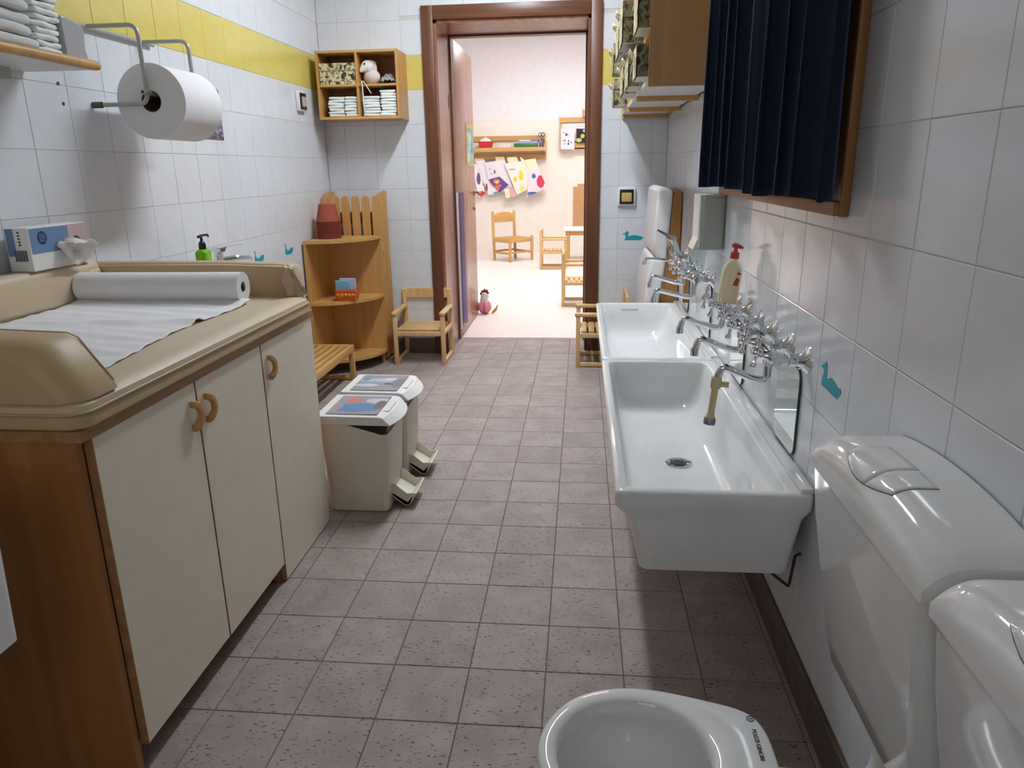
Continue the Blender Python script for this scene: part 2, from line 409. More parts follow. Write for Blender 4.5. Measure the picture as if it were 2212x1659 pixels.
ZL = [0.112, 0.316, 0.519, 0.723, 0.928, 1.132, 1.336, 1.54, 1.75, 1.957, 2.16, 2.365, 2.57, 2.775, ZC]
ZR = [0.109, 0.311, 0.513, 0.7155, 0.9176, 1.12, 1.322, 1.524, 1.728, 1.932, 2.134, 2.336, 2.54, 2.745, ZC]
wallm = lambda u, v: 'tile_yellow' if 1.745 < v < 1.96 else 'tile_white'
lay(wall_left, 'left', XL, cells(seq(2.254, YN, YB, 0.2005), ZL), wallm, keep=lambda u, v: u > 1.8 and v < 2.6)
lay(wall_right, 'right', XR, cells(seq(2.263, YN, YB, 0.1995), ZR), lambda u, v: 'tile_yellow' if 1.728 < v < 1.932 else 'tile_white', keep=lambda u, v: u > 0.6 and v < 2.4)
xs_b = [XL, -1.568, -1.364, -1.16, -0.956, -0.752, -0.548, -0.344, -0.14, 0.04, 0.24, 0.443, XR]
lay(wall_back, 'back', YB, cells(xs_b, ZL, (DX0-0.03, DX1+0.03, -1, DZ+0.03)), wallm)
fx = seq(-0.6797, XL, XR, 0.2); fy = seq(1.416, YN, YB, 0.2)
lay(floor, 'floor', 0.0, cells(fx, fy), lambda u, v: 'floor_tile', 0.0006, keep=lambda u, v: v > 0.95)
lay(floor, 'floor', 0.0, cells(seq(-0.6797, DX0, DX1, 0.2), seq(1.416, YB, YT, 0.2)), lambda u, v: 'floor_tile', 0.0006)
# skirting of dark tiles
for nm, ax, plane, us, hole in (('baseboard_left', 'left', XL+0.009, seq(2.254, YN, YB, 0.2005), None), ('baseboard_right', 'right', XR-0.009, seq(2.263, YN, YB, 0.2), None), ('baseboard_back', 'back', YB-0.009, xs_b, (DX0-0.06, DX1+0.06, -1, 3))):
    if ax == 'back': base = MB().box(XL, DX0-0.07, YB-0.008, YB, 0, 0.108).box(DX1+0.07, XR, YB-0.008, YB, 0, 0.108)
    elif ax == 'left': base = MB().box(XL, XL+0.008, YN, YB, 0, 0.108)
    else: base = MB().box(XR-0.008, XR, YN, YB, 0, 0.105)
    b = struct(nm, base, 'grout_floor'); lay(b, ax, plane, cells(us, [0.0, 0.106], hole), lambda u, v: 'skirting_tile', 0, keep=lambda u, v: u > 0.6 or ax == 'back')

# ------------------------------------------------------------------ doorway
d1 = thing('door_1', None, None, (0, YB, 0), kind='structure')
for x0, x1 in ((-1.02, DX0), (DX1, 0.115)):
    MB().rbox(x0, x1, YB-0.022, YB+0.01, 0, 2.237, 0.004).build('casing', 'mahogany', d1)
MB().rbox(DX0, DX1, YB-0.022, YB+0.01, DZ, 2.237, 0.004).build('casing', 'mahogany_x', d1)
MB().box(DX0-0.005, DX0+0.018, YB, YT-0.06, 0, DZ).build('jamb', 'leaf_wood', d1)
MB().box(DX1-0.018, DX1+0.005, YB, YT-0.06, 0, DZ).build('jamb', 'mahogany', d1)
MB().box(DX0, DX1, YB, YT-0.06, DZ-0.018, DZ+0.005).build('jamb_head', 'leaf_wood', d1)
for x0, x1 in ((DX0-0.005, DX0+0.03), (DX1-0.03, DX1+0.005)):
    MB().box(x0, x1, YT-0.06, YT+0.02, 0, DZ).build('door_stop', 'mahogany', d1)
MB().box(DX0, DX1, YT-0.06, YT+0.02, DZ-0.03, DZ+0.005).build('door_stop', 'mahogany_x', d1)
MB().box(DX0+0.012, DX0+0.0195, YT-0.16, YT-0.12, 1.66, 1.75).build('strike_plate', 'print_dark', d1)
lf = MB().rbox(-0.955, -0.915, YT+0.03, YT+0.95, 0.008, 2.13, 0.003).build('door_leaf', 'leaf_wood', d1)
MB().tube(fillet([(-0.915, 6.39, 1.06), (-0.862, 6.39, 1.06), (-0.862, 6.28, 1.055)], 0.015), 0.008).cyl((-0.916, 6.39, 1.06), (-0.908, 6.39, 1.06), 0.024).build('handle', 'brass', lf)
MB().cyl((-0.916, 6.39, 0.93), (-0.908, 6.39, 0.93), 0.018).build('keyhole_plate', 'brass', lf)
for z in (0.25, 1.9): MB().cyl((-0.925, YT+0.025, z), (-0.925, YT+0.025, z+0.1), 0.009).build('hinge', 'brass', d1)
# plastic finger guard along the hinge
fg = MB()
fg.prism([(-0.905, YT-0.02), (-0.885, YT-0.03), (-0.872, YT-0.005), (-0.872, YT+0.06), (-0.878, YT+0.06), (-0.878, YT), (-0.888, YT-0.02), (-0.905, YT-0.012)], 'z', 0.12, 1.09)
fg.build('finger_guard', 'guard_film', d1)
MB().box(-0.914, -0.896, YT-0.03, YT+0.06, 0.1, 1.09).build('guard_strip', 'purple_guard', d1)
MB().box(-0.914, -0.9, YT-0.05, YT-0.03, 0.07, 1.09).build('guard_rail', 'plastic_white', d1)
MB().box(DX0, DX1, YT-0.012, YT+0.02, -0.002, 0.0035).build('threshold', 'play_floor', d1)

# ------------------------------------------------------------------ playroom beyond
PX0, PX1, PY = -3.2, 3.2, 11.58
struct('floor_far', MB().box(PX0, PX1, YT, PY, -0.1, 0.0), 'play_floor')
struct('wall_far', MB().box(PX0, PX1, PY, PY+0.15, 0, 3.1), 'plaster_cream')
o = struct('trim_1', MB().box(PX0, PX1, PY-0.004, PY, 1.93, 3.1), 'plaster_lilac')
struct('wall_far_left', MB().box(PX0-0.15, PX0, YT, PY, 0, 3.1), 'plaster_cream')
struct('wall_far_right', MB().box(PX1, PX1+0.15, YT, PY, 0, 3.1), 'plaster_cream')
struct('wall_far_near', MB().box(PX0, XL-0.15, YT-0.15, YT, 0, 3.1).box(XR+0.15, PX1, YT-0.15, YT, 0, 3.1), 'plaster_cream')
struct('ceiling_far', MB().box(PX0, PX1, YT, PY, 3.1, 3.2), 'plaster_white')
lt = thing('added_ceiling_panel', 'glowing white panel added on the unseen playroom ceiling nearest the bathroom door', 'lamp', (-0.2, 7.3, 3.1), group='added playroom ceiling panels')  # unseen ceiling panels added to make the playroom glaringly bright
MB().box(-1.0, 0.6, 7.0, 7.6, 3.06, 3.1).build('housing', 'plastic_white', lt)
MB().rbox(-0.97, 0.57, 7.03, 7.57, 3.04, 3.062, 0.006).build('diffuser', 'added_panel_glow', lt)
dup(lt, (-0.2, 9.5, 3.1), label='glowing white panel added on the unseen ceiling at the far playroom end')
# bathroom lamp
lt = thing('fluorescent_lamp', 'white fluorescent batten lamp on the bathroom ceiling', 'lamp', (-0.38, 3.65, ZC))
MB().box(-0.45, -0.31, 3.02, 4.28, ZC-0.06, ZC).build('housing', 'plastic_white', lt)
for a_ in (-0.45, -0.315): MB().box(a_, a_+0.005, 3.02, 4.28, ZC-0.1, ZC-0.06).build('side_blocker', 'plastic_white', lt, smooth=0)  # unseen side and end walls added to block sideways lamplight
for a_ in (3.02, 4.275): MB().box(-0.445, -0.315, a_, a_+0.005, ZC-0.1, ZC-0.06).build('end_blocker', 'plastic_white', lt, smooth=0)
MB().box(-0.445, -0.315, 3.025, 4.275, ZC-0.092, ZC-0.07).build('diffuser', 'tube_light', lt, smooth=0)

# ================================================================== CHANGING TABLE (left)
ct = thing('changing_cabinet', 'low wooden changing cabinet with three cream doors and a brown side panel', 'cabinet', (-1.3, 1.8, 0))
CX0, CXF = -1.685, -0.945
MB().box(CX0, CXF+0.002, 1.205, 1.225, 0, 0.80).build('side_panel', 'cabinet_wood', ct)
MB().box(CX0, CXF, 2.395, 2.415, 0, 0.80).build('side_panel', 'cabinet_wood', ct)
MB().box(CX0, CXF-0.02, 1.985, 2.003, 0, 0.775).build('divider', 'cabinet_wood', ct)
MB().box(CX0, CXF-0.004, 1.225, 2.395, 0.055, 0.075).build('bottom_board', 'cabinet_wood', ct)
MB().box(CX0, CX0+0.01, 1.225, 2.395, 0.0, 0.80).build('back_board', 'cabinet_wood', ct)
MB().box(CX0, CXF-0.09, 1.225, 1.985, 0.0, 0.055).build('plinth', 'cabinet_wood', ct)
MB().box(CX0, CXF-0.002, 1.985, 2.003, 0.0, 0.06).build('leg', 'cabinet_edge', ct)
tp = MB().box(CX0, CXF+0.022, 1.2, 2.42, 0.778, 0.80).build('top_board', 'cabinet_edge', ct)
for k in range(4): MB().box(CXF+0.0215, CXF+0.0228, 1.2, 2.42, 0.780+k*0.0052, 0.7822+k*0.0052).build('ply_layer', 'cabinet_wood', tp)
for (y0, y1, z0, z1, hy) in ((1.232, 1.615, 0.066, 0.776, 1.585), (1.621, 1.992, 0.064, 0.776, 1.652), (1.998, 2.412, 0.004, 0.776, 2.033)):
    d = MB().rbox(CXF, CXF+0.019, y0, y1, z0, z1, 0.0012, 1).build('cabinet_door', 'cream_laminate', ct, smooth=0)
    MB().box(CXF, CXF+0.0192, y0-0.0016, y0, z0, z1).build('edge_strip', 'cabinet_edge', d, smooth=0)
    # half-round wooden pull, its curve towards the camera side of the door
    hz = 0.70; rings = []
    for j in range(13):
        a = R(-90+180*j/12); ca, sa = math.cos(a), math.sin(a)
        c = (0.030*ca, 0.030*sa); n_ = (ca, sa); wd = 0.0085
        x0 = CXF+0.019; r_ = []
        for (du, dw) in ((-wd, 0.001), (wd, 0.001), (wd, 0.014), (-wd, 0.014)):
            r_.append((x0+dw+0.006*ca, hy+0.0+(c[0]+n_[0]*du)*0.95-0.008, hz+c[1]+n_[1]*du))
        rings.append(r_)
    MB().loft(rings).build('handle', 'honey', d, bevel=0.003)

pad = thing('changing_mat', 'beige vinyl padded changing mat with raised sides on top of the cabinet', 'changing mat', (-1.3, 1.8, 0.80))
PX_F = -0.912
def padsec(z, inset, r): return rrect(CX0+inset, PX_F-inset, 1.195+inset, 2.40-inset, r, z, 6)
MB().loft([padsec(0.801, 0.006, 0.035), padsec(0.806, 0.0, 0.04), padsec(0.826, 0.0, 0.04), padsec(0.832, 0.004, 0.038)]).build('mat_base', 'vinyl', pad)
MB().loft([padsec(0.832, 0.004, 0.038), padsec(0.836, 0.001, 0.04), padsec(0.846, 0.003, 0.04), padsec(0.858, 0.016, 0.045), padsec(0.862, 0.04, 0.05)]).build('mat_top', 'vinyl_light', pad)
MB().tube(padsec(0.8335, -0.001, 0.042)+[padsec(0.8335, -0.001, 0.042)[0]], 0.0028, 6).build('piping', 'vinyl', pad)
# raised ends: cross-section in x-z, run along y (thickness)
def bolster_end(y0, y1, xr, slope, name):
    prof = [(-1.683, 0.86), (-1.683, 0.955), (-1.665, 0.972), (-1.2, 0.974), (xr-slope, 0.966), (xr-slope+0.022, 0.956), (xr-slope*0.35, 0.905), (xr-0.004, 0.868), (xr, 0.853)]
    n = 9; mb = MB(); rings = []
    near = y0 < 1.5
    for t, s_, xo in ((0, 0.72, 0.05), (0.05, 0.86, 0.034), (0.14, 0.945, 0.018), (0.3, 0.99, 0.004), (0.5, 1.0, 0), (0.8, 1.0, 0), (0.94, 0.985, 0), (1, 0.95, 0)):
        y = y0+(y1-y0)*t; xo = xo if near else 0; s_ = s_ if near else max(s_, 0.93)
        rings.append([(x-(xo if x > -1.15 else 0), y, 0.852+(z-0.852)*s_) for x, z in prof])
    mb.loft(rings); o = mb.build(name, 'vinyl', pad, smooth=75)
    pts = [(x, y1 if y1 < 1.5 else y0, z) for x, z in [(p[0], 0.852+(p[1]-0.852)*0.965+0.002) for p in prof[1:8]]]
    MB().tube(pts, 0.0016, 6).build('seam', 'vinyl', o)
    return o
bolster_end(1.198, 1.315, -0.914, 0.085, 'end_bolster')
fb = bolster_end(2.335, 2.405, -0.928, 0.035, 'end_bolster')
# gathered corner of the far end
MB().grid(lambda u, v: (-0.965+0.045*u+0.006*math.sin(v*9+u*7), 2.31+0.06*u+0.004*math.sin(u*14), 0.862+(0.1*(1-u**2)+0.008*math.sin(u*16))*v), 8, 8).build('corner_fold', 'vinyl_light', pad, solid=0.004)
MB().rbox(-1.685, -1.605, 1.275, 2.335, 0.858, 0.985, 0.02, 3).build('side_bolster', 'vinyl_light', pad)
MB().rbox(-1.66, -1.60, 2.26, 2.34, 0.86, 0.965, 0.02, 3).build('bolster_corner', 'vinyl_light', pad)

# paper roll and its sheet
rl = thing('couch_paper_roll', 'white couch paper roll lying across the far end of the changing mat', 'paper roll', (-1.33, 2.22, 0.865))
RX0, RX1, RY, RZ, RRAD = -1.60, -1.06, 2.215, 0.911, 0.047
MB().lathe([(0.017, 0), (RRAD, 0), (RRAD, RX1-RX0), (0.017, RX1-RX0), (0.017, 0)], (RX0, RY, RZ), (1,0,0), 40, False, False).build('paper', 'paper', rl, smooth=40)
MB().lathe([(0.0155, 0.002), (0.017, 0.002), (0.017, RX1-RX0-0.004), (0.0155, RX1-RX0-0.004), (0.0155, 0.002)], (RX0, RY, RZ), (1,0,0), 24, False, False).build('core', 'card_core', rl)
def sheet(u, v):
    y = 1.28+v*0.925; xl = -1.60+0.03*(1-v)+0.012*math.sin(v*6); xr = -1.05+0.04*(1-v)+0.014*math.sin(v*7+1)
    if v > 0.66: xr -= 0.0
    x = xl+(xr-xl)*u
    z = 0.8652+0.0018*math.sin(y*46+u*5)*math.sin(u*9+v*4)+0.0015*math.sin(y*90+u*14)
    z += 0.010*math.exp(-((y-1.86-0.03*u)/0.022)**2)*(0.35+0.65*u)
    if v > 0.9: z += 0.012*((v-0.9)/0.1)
    return (x, y, z)
o = MB().grid(sheet, 40, 60).build('paper_sheet', 'paper', rl, solid=0.0012)

# glove box on the side bolster
gb = thing('glove_box', 'blue and white cardboard glove box standing on the mat beside the wall', 'box', (-1.64, 2.14, 0.986))
Gx0, Gx1, Gy0, Gy1, Gz0, Gz1 = -1.675, -1.602, 2.025, 2.285, 0.986, 1.112
MB().rbox(Gx0, Gx1, Gy0, Gy1, Gz0, Gz1, 0.0015, 1).build('carton', 'plastic_white', gb, smooth=0)
MB().box(Gx1, Gx1+0.0006, Gy0+0.005, Gy1-0.09, Gz0+0.05, Gz1-0.003).build('print_panel', 'print_blue', gb, smooth=0)
blob_mat('skin_print', (120, 148, 186), [(0.0, 0.05, 0.02, 0.2, 0.075, 0.06, (198, 170, 174)), (0.0, 0.025, 0.0, 0.2, 0.018, 0.02, (92, 58, 54))], nscale=25)
o = MB().box(-0.0003, 0.0003, -0.01, 0.075, -0.03, 0.055).build('photo_panel', 'skin_print', None, smooth=0); o.parent = gb; o.location = Vector((Gx1+0.0008, Gy1-0.078, Gz0+0.07))-Vector((-1.64, 2.14, 0.986))
MB().lathe([(0.001, 0), (0.02, 0), (0.02, 0.0006), (0.001, 0.0006)], (Gx1+0.0006, Gy0+0.055, Gz1-0.032), (1,0,0), 20).build('emblem', 'print_navy', gb, smooth=0)
for k in range(4): MB().box(Gx1+0.0012, Gx1+0.0015, Gy0+0.042+0.002*(k % 2), Gy0+0.068-0.002*(k % 2), Gz1-0.042+k*0.006, Gz1-0.0395+k*0.006).build('emblem_line', 'print_blue', gb, smooth=0)
MB().box(Gx0+0.003, Gx0+0.028, Gy0-0.0006, Gy0, Gz0+0.045, Gz1-0.002).build('print_panel', 'print_blue', gb, smooth=0)
for k in range(5): MB().box(Gx0+0.022+0.008*k, Gx0+0.0285+0.008*k, Gy0-0.0008, Gy0, Gz0+0.03, Gz0+0.062).build('print_block', 'print_grey', gb, smooth=0)
for k in range(5): MB().box(Gx0+0.04, Gx0+0.046, Gy0-0.0008, Gy0, Gz1-0.015-k*0.009, Gz1-0.010-k*0.009).build('print_letter', 'print_dark', gb, smooth=0)
def glove(u, v):
    a = u*2*math.pi; r = 0.014+0.034*v+0.006*math.sin(a*3+v*5); t = v
    return (Gx1+0.004+0.035*math.sin(t*1.5)+0.4*r*math.cos(a), Gy0+0.13+0.05*t+r*math.sin(a)*1.2, Gz0+0.07-0.03*t+r*math.cos(a)*0.75+0.004*math.sin(a*5))
MB().grid(glove, 28, 10).build('glove', 'plush_white', gb, solid=0.001)

# soap bottle and tap behind the mat, on a small wash basin
bs = thing('wash_basin', 'white wall basin hidden behind the far end of the changing mat', 'basin', (-1.55, 3.25, 0.7))
MB().loft([rrect(-1.62, -1.5, 3.0, 3.2, 0.05, 0.60), rrect(-1.69, -1.47, 2.93, 3.3, 0.06, 0.72), rrect(-1.695, -1.46, 2.9, 3.34, 0.06, 0.745), rrect(-1.695, -1.46, 2.9, 3.34, 0.06, 0.76), rrect(-1.57, -1.475, 2.93, 3.3, 0.03, 0.76), rrect(-1.55, -1.49, 2.97, 3.26, 0.02, 0.66)]).build('bowl', 'ceramic', bs)
sp = thing('soap_bottle', 'small bright green soap bottle with a black pump behind the mat', 'bottle', (-1.6, 3.01, 0.76))
MB().loft([rrect(-1.622, -1.578, 2.98, 3.04, 0.01, 0.761), rrect(-1.624, -1.576, 2.978, 3.042, 0.012, 0.768), rrect(-1.624, -1.576, 2.978, 3.042, 0.012, 0.935), rrect(-1.618, -1.582, 2.985, 3.035, 0.012, 0.945), rrect(-1.612, -1.588, 2.998, 3.022, 0.01, 0.948)]).build('bottle', 'green_soap', sp)
pm = MB().lathe([(0.015, 0), (0.015, 0.02), (0.011, 0.03), (0.006, 0.034), (0.005, 0.05)], (-1.6, 3.01, 0.948)).build('pump', 'plastic_black', sp)
MB().tube(fillet([(-1.6, 2.985, 1.0), (-1.6, 3.01, 1.004), (-1.595, 3.055, 1.004), (-1.594, 3.06, 0.994)], 0.008), [0.006]*3+[0.005]*9+[0.004]*2).build('nozzle', 'plastic_black', pm)
tl = thing('basin_mixer', 'chrome single-lever basin mixer behind the changing mat', 'tap', (-1.64, 3.2, 0.76))
MB().lathe([(0.026, 0), (0.024, 0.012), (0.022, 0.135), (0.018, 0.16)], (-1.64, 3.2, 0.76), (0.06, 0.02, 1)).build('body', 'chrome', tl)
MB().tube([(-1.64, 3.2, 0.875), (-1.58, 3.25, 0.884), (-1.53, 3.29, 0.88), (-1.525, 3.294, 0.868)], [0.016, 0.013, 0.011, 0.01]).build('spout', 'chrome', tl)
MB().loft([[(-1.655, 3.185, 0.915), (-1.615, 3.185, 0.915), (-1.605, 3.215, 0.912), (-1.65, 3.22, 0.915)], [(-1.66, 3.18, 0.935), (-1.61, 3.18, 0.935), (-1.60, 3.225, 0.932), (-1.65, 3.228, 0.935)], [(-1.555, 3.26, 0.94), (-1.545, 3.268, 0.94), (-1.548, 3.28, 0.943), (-1.56, 3.275, 0.943)]]).build('lever', 'chrome', tl, bevel=0.003)

# ------------------------------------------------------------------ left wall: shelf, roll holder
sh = thing('wall_shelf', 'white wall shelf with a rounded wooden front edge at the top left', 'shelf', (-1.58, 1.7, 1.56))
MB().box(-1.695, -1.468, 1.2, 2.272, 1.562, 1.584).build('board', 'white_board', sh, smooth=0)
MB().tube([(-1.466, 1.2, 1.573), (-1.466, 2.26, 1.573), (-1.466, 2.277, 1.573), (-1.466, 2.284, 1.573)], [0.0145, 0.0145, 0.012, 0.004], 12).build('front_edge', 'honey', sh)
MB().box(-1.695, -1.66, 1.2, 2.16, 1.53, 1.562).build('bracket', 'plastic_grey', sh, smooth=0)
def towel(name, x0, x1, y0, y1, z, h, label, mat='towel', folds=1, grp='towels on the left wall shelf'):
    mb = MB()
    def sec(t):
        hh = h*(0.45+0.55*math.sin(math.pi*min(1, max(0, t))**0.9)) if False else h
        return hh
    n = 20; rings = []; jx = random.uniform(-1, 1)*0.004; sk = random.uniform(-1, 1)*0.006
    for j in range(13):
        t = (0, 0.012, 0.04, 0.1, 0.2, 0.35, 0.5, 0.65, 0.8, 0.9, 0.96, 0.988, 1)[j]; y = y0+(y1-y0)*t; e = (0.35, 0.68, 0.9, 1, 1, 1, 1, 1, 1, 1, 0.9, 0.68, 0.35)[j]; wv = 0.0025*math.sin(t*9+z*90)
        ring = []
        for i in range(n):
            a = 2*math.pi*(i+0.5)/n; ca, sa = math.cos(a), math.sin(a)
            px = abs(ca)**0.3*(1 if ca > 0 else -1); pz = abs(sa)**0.45*(1 if sa > 0 else -1)
            ring.append(((x0+x1)/2+px*(x1-x0)/2*(0.93+0.07*e)+wv+jx, y+sk*px, z+h/2+pz*h/2*e*1.04+h*0.07*math.sin(px*2.2+t*5+z*200)))
        rings.append(ring)
    o = mb.loft(rings).build(name, mat, None, smooth=60); tag(o, label, 'towel' if name == 'folded_towel' else 'nappy', grp)
    return o
tz = 1.5845
for k in range(6):
    towel('folded_towel', -1.665, -1.474-0.003*(k % 3), 1.74, 2.045-0.006*(k % 2)-0.002*k, tz, 0.03, 'white terry towel, %s up in the folded stack on the left wall shelf' % ORD[k]); tz += 0.0305
tz = 1.5845
for k in range(11):
    y0 = 2.055+random.uniform(-0.004, 0.004); towel('folded_nappy', -1.62, -1.482+random.uniform(-0.004, 0.002), y0, y0+0.1+random.uniform(-0.004, 0.006), tz, 0.0165, 'white folded nappy, %s up in the stack on the left wall shelf' % ORD[k], 'nappy', grp='nappies on the left wall shelf'); tz += 0.0168
pk = thing('grey_pouch', 'flat grey plastic pouch standing behind the nappies on the left shelf', 'pouch', (-1.6, 2.22, 1.585))
MB().loft([[(x, y, 1.5845+(z-1.5845)*k_) for y, z in ((2.165, 1.5845), (2.272, 1.5845), (2.262, 1.62), (2.268, 1.672), (2.25, 1.69), (2.19, 1.70), (2.165, 1.70))] for x, k_ in ((-1.60, 0.95), (-1.55, 1.0), (-1.5, 1.0), (-1.483, 0.97))]).build('pouch', 'grey_bag', pk, bevel=0.006)

hd = thing('roll_holder', 'grey tubular wall holder carrying the big paper roll', 'holder', (-1.69, 2.75, 1.5))
TR = 0.0075
MB().tube(fillet([(-1.692, 2.59, 1.742), (-1.505, 2.59, 1.742), (-1.50, 2.585, 1.49), (-1.66, 2.578, 1.49)], 0.035, 6), TR).build('arm', 'metal_paint', hd)
MB().tube(fillet([(-1.692, 2.925, 1.742), (-1.505, 2.925, 1.742), (-1.50, 2.92, 1.49), (-1.66, 2.92, 1.49)], 0.035, 6), TR).build('arm', 'metal_paint', hd)
for y in (2.578, 2.92): MB().cyl((-1.665, y, 1.49), (-1.699, y, 1.49), 0.0105).build('rubber_foot', 'rubber', hd)
MB().tube([(-1.688, 2.52, 1.742), (-1.688, 3.0, 1.742)], TR).build('wall_bar', 'metal_paint', hd)
MB().lathe([(0.005, 0), (0.009, 0), (0.009, 0.4), (0.005, 0.4), (0.005, 0)], (-1.50, 2.56, 1.527), (0,1,0), 16, False, False).build('spindle', 'metal_paint', hd)
pr = thing('paper_towel_roll', 'large white paper towel roll hanging in the wall holder', 'paper roll', (-1.5, 2.74, 1.5))
MB().lathe([(0.036, 0), (0.125, 0), (0.125, 0.27), (0.036, 0.27), (0.036, 0)], (-1.50, 2.605, 1.50), (0,1,0), 64, False, False).build('paper', 'paper', pr, smooth=40)
MB().lathe([(0.033, 0.002), (0.036, 0.002), (0.036, 0.268), (0.033, 0.268), (0.033, 0.002)], (-1.50, 2.605, 1.50), (0,1,0), 32, False, False).build('core', 'card_core', pr)
noise_mat('dark_photo', [(0.35, (58, 54, 72)), (0.5, (120, 116, 130)), (0.62, (190, 188, 196))], (12, 30, 60), 0.5, dist=1.0)
tag(MB().box(-1.6995, -1.6975, 3.30, 3.53, 1.405, 1.63).build('wall_photo', 'dark_photo', smooth=0), 'dark photo print stuck on the tiles behind the big paper roll', 'picture')
for y, z in ((2.415, 1.544), (2.424, 1.483)):
    tag(MB().cyl((-1.7, y, z), (-1.6985, y, z), 0.006, n=10).build('drill_hole', 'print_dark', smooth=0), '%s dark drill hole in a white tile under the left shelf' % ('upper' if z > 1.5 else 'lower'), 'hole')
def switch(name, label, c, ax, btn):
    """plate lying in the wall plane; ax 'left' or 'back'"""
    t = thing(name, label, 'switch', c)
    def B(u0, u1, v0, v1, d0, d1):
        return MB().rbox(c[0]+d0, c[0]+d1, c[1]+u0, c[1]+u1, c[2]+v0, c[2]+v1, 0.004) if ax == 'left' else MB().rbox(c[0]+u0, c[0]+u1, c[1]-d1, c[1]-d0, c[2]+v0, c[2]+v1, 0.004)
    B(-0.057, 0.057, -0.057, 0.057, 0, 0.022).build('plate', 'clear_plastic' if 0 else 'plastic_white', t)
    B(-0.045, 0.045, -0.046, 0.046, 0.015, 0.03).build('frame', 'plastic_black', t)
    B(-0.033, 0.033, -0.032, 0.026, 0.02, 0.034).build('rocker', btn, t)
    return t
switch('light_switch', 'square waterproof light switch on the left wall beside the hanging cabinet', (-1.699, 4.57, 1.66), 'left', 'switch_beige')
switch('light_switch', 'light switch with yellow rocker on the back wall right of the door', (0.29, 4.999, 1.065), 'back', 'switch_yellow')
# bird stickers
def sticker(label, poly, ax, plane):
    mb = MB()
    mb.prism(poly, 'x' if ax != 'back' else 'y', plane, plane+(0.0007 if ax == 'left' else -0.0007))
    o = mb.build('bird_sticker', 'sticker', smooth=0); return tag(o, label, 'sticker', 'turquoise bird stickers')
DUCK = [(0,.67),(.13,.77),(.2,.97),(.26,1),(.31,.9),(.3,.6),(.27,.42),(.4,.5),(.55,.56),(.8,.47),(1,.3),(.84,0),(.13,0),(.17,.36),(.14,.6)]
sticker('turquoise duck sticker on the back wall below the yellow switch', [(0.267+u*0.145, 0.783+v*0.06) for u, v in DUCK], 'back', YB-0.0003)
sticker('turquoise swan sticker on the right wall above the nearest cistern', [(1.65,.821),(1.625,.832),(1.617,.841),(1.608,.839),(1.604,.818),(1.606,.803),(1.571,.815),(1.543,.81),(1.526,.805),(1.513,.808),(1.507,.799),(1.528,.781),(1.565,.781),(1.597,.782),(1.633,.782),(1.633,.795),(1.624,.811),(1.627,.821)], 'right', XR-0.0003)
sticker('turquoise swan sticker on the right wall behind the tall soap bottle', [(2.844,.837),(2.821,.838),(2.828,.81),(2.789,.812),(2.774,.8),(2.795,.78),(2.852,.78),(2.843,.803)], 'right', XR-0.0003)
DUCKL = [(0,1),(.12,.95),(.16,.7),(.24,.42),(.45,.34),(.62,.48),(.8,.56),(1,.5),(.95,.2),(.75,.03),(.3,0),(.02,.12),(0,.4),(.1,.65)]
sticker('turquoise duck sticker on the left wall nearest the basin mixer', [(3.717+u*0.118, 0.795+v*0.068) for u, v in DUCKL], 'left', XL+0.0003)
sticker('turquoise duck sticker on the left wall nearest the corner shelf', [(4.128+u*0.122, 0.792+v*0.068) for u, v in DUCKL], 'left', XL+0.0003)
# white fixture at the left edge of the frame
wf = thing('wall_trough', 'white ceramic fixture corner at the left edge beside the cabinet', 'basin', (-1.3, 0.7, 0.5))
MB().loft([rrect(-1.69, -0.965, 0.42, 0.99, 0.014, 0.488), rrect(-1.69, -0.95, 0.40, 1.0, 0.014, 0.50), rrect(-1.69, -0.935, 0.40, 1.0, 0.014, 0.79), rrect(-1.66, -0.97, 0.43, 0.97, 0.05, 0.79), rrect(-1.64, -1.0, 0.46, 0.94, 0.05, 0.58)]).build('bowl', 'ceramic', wf)

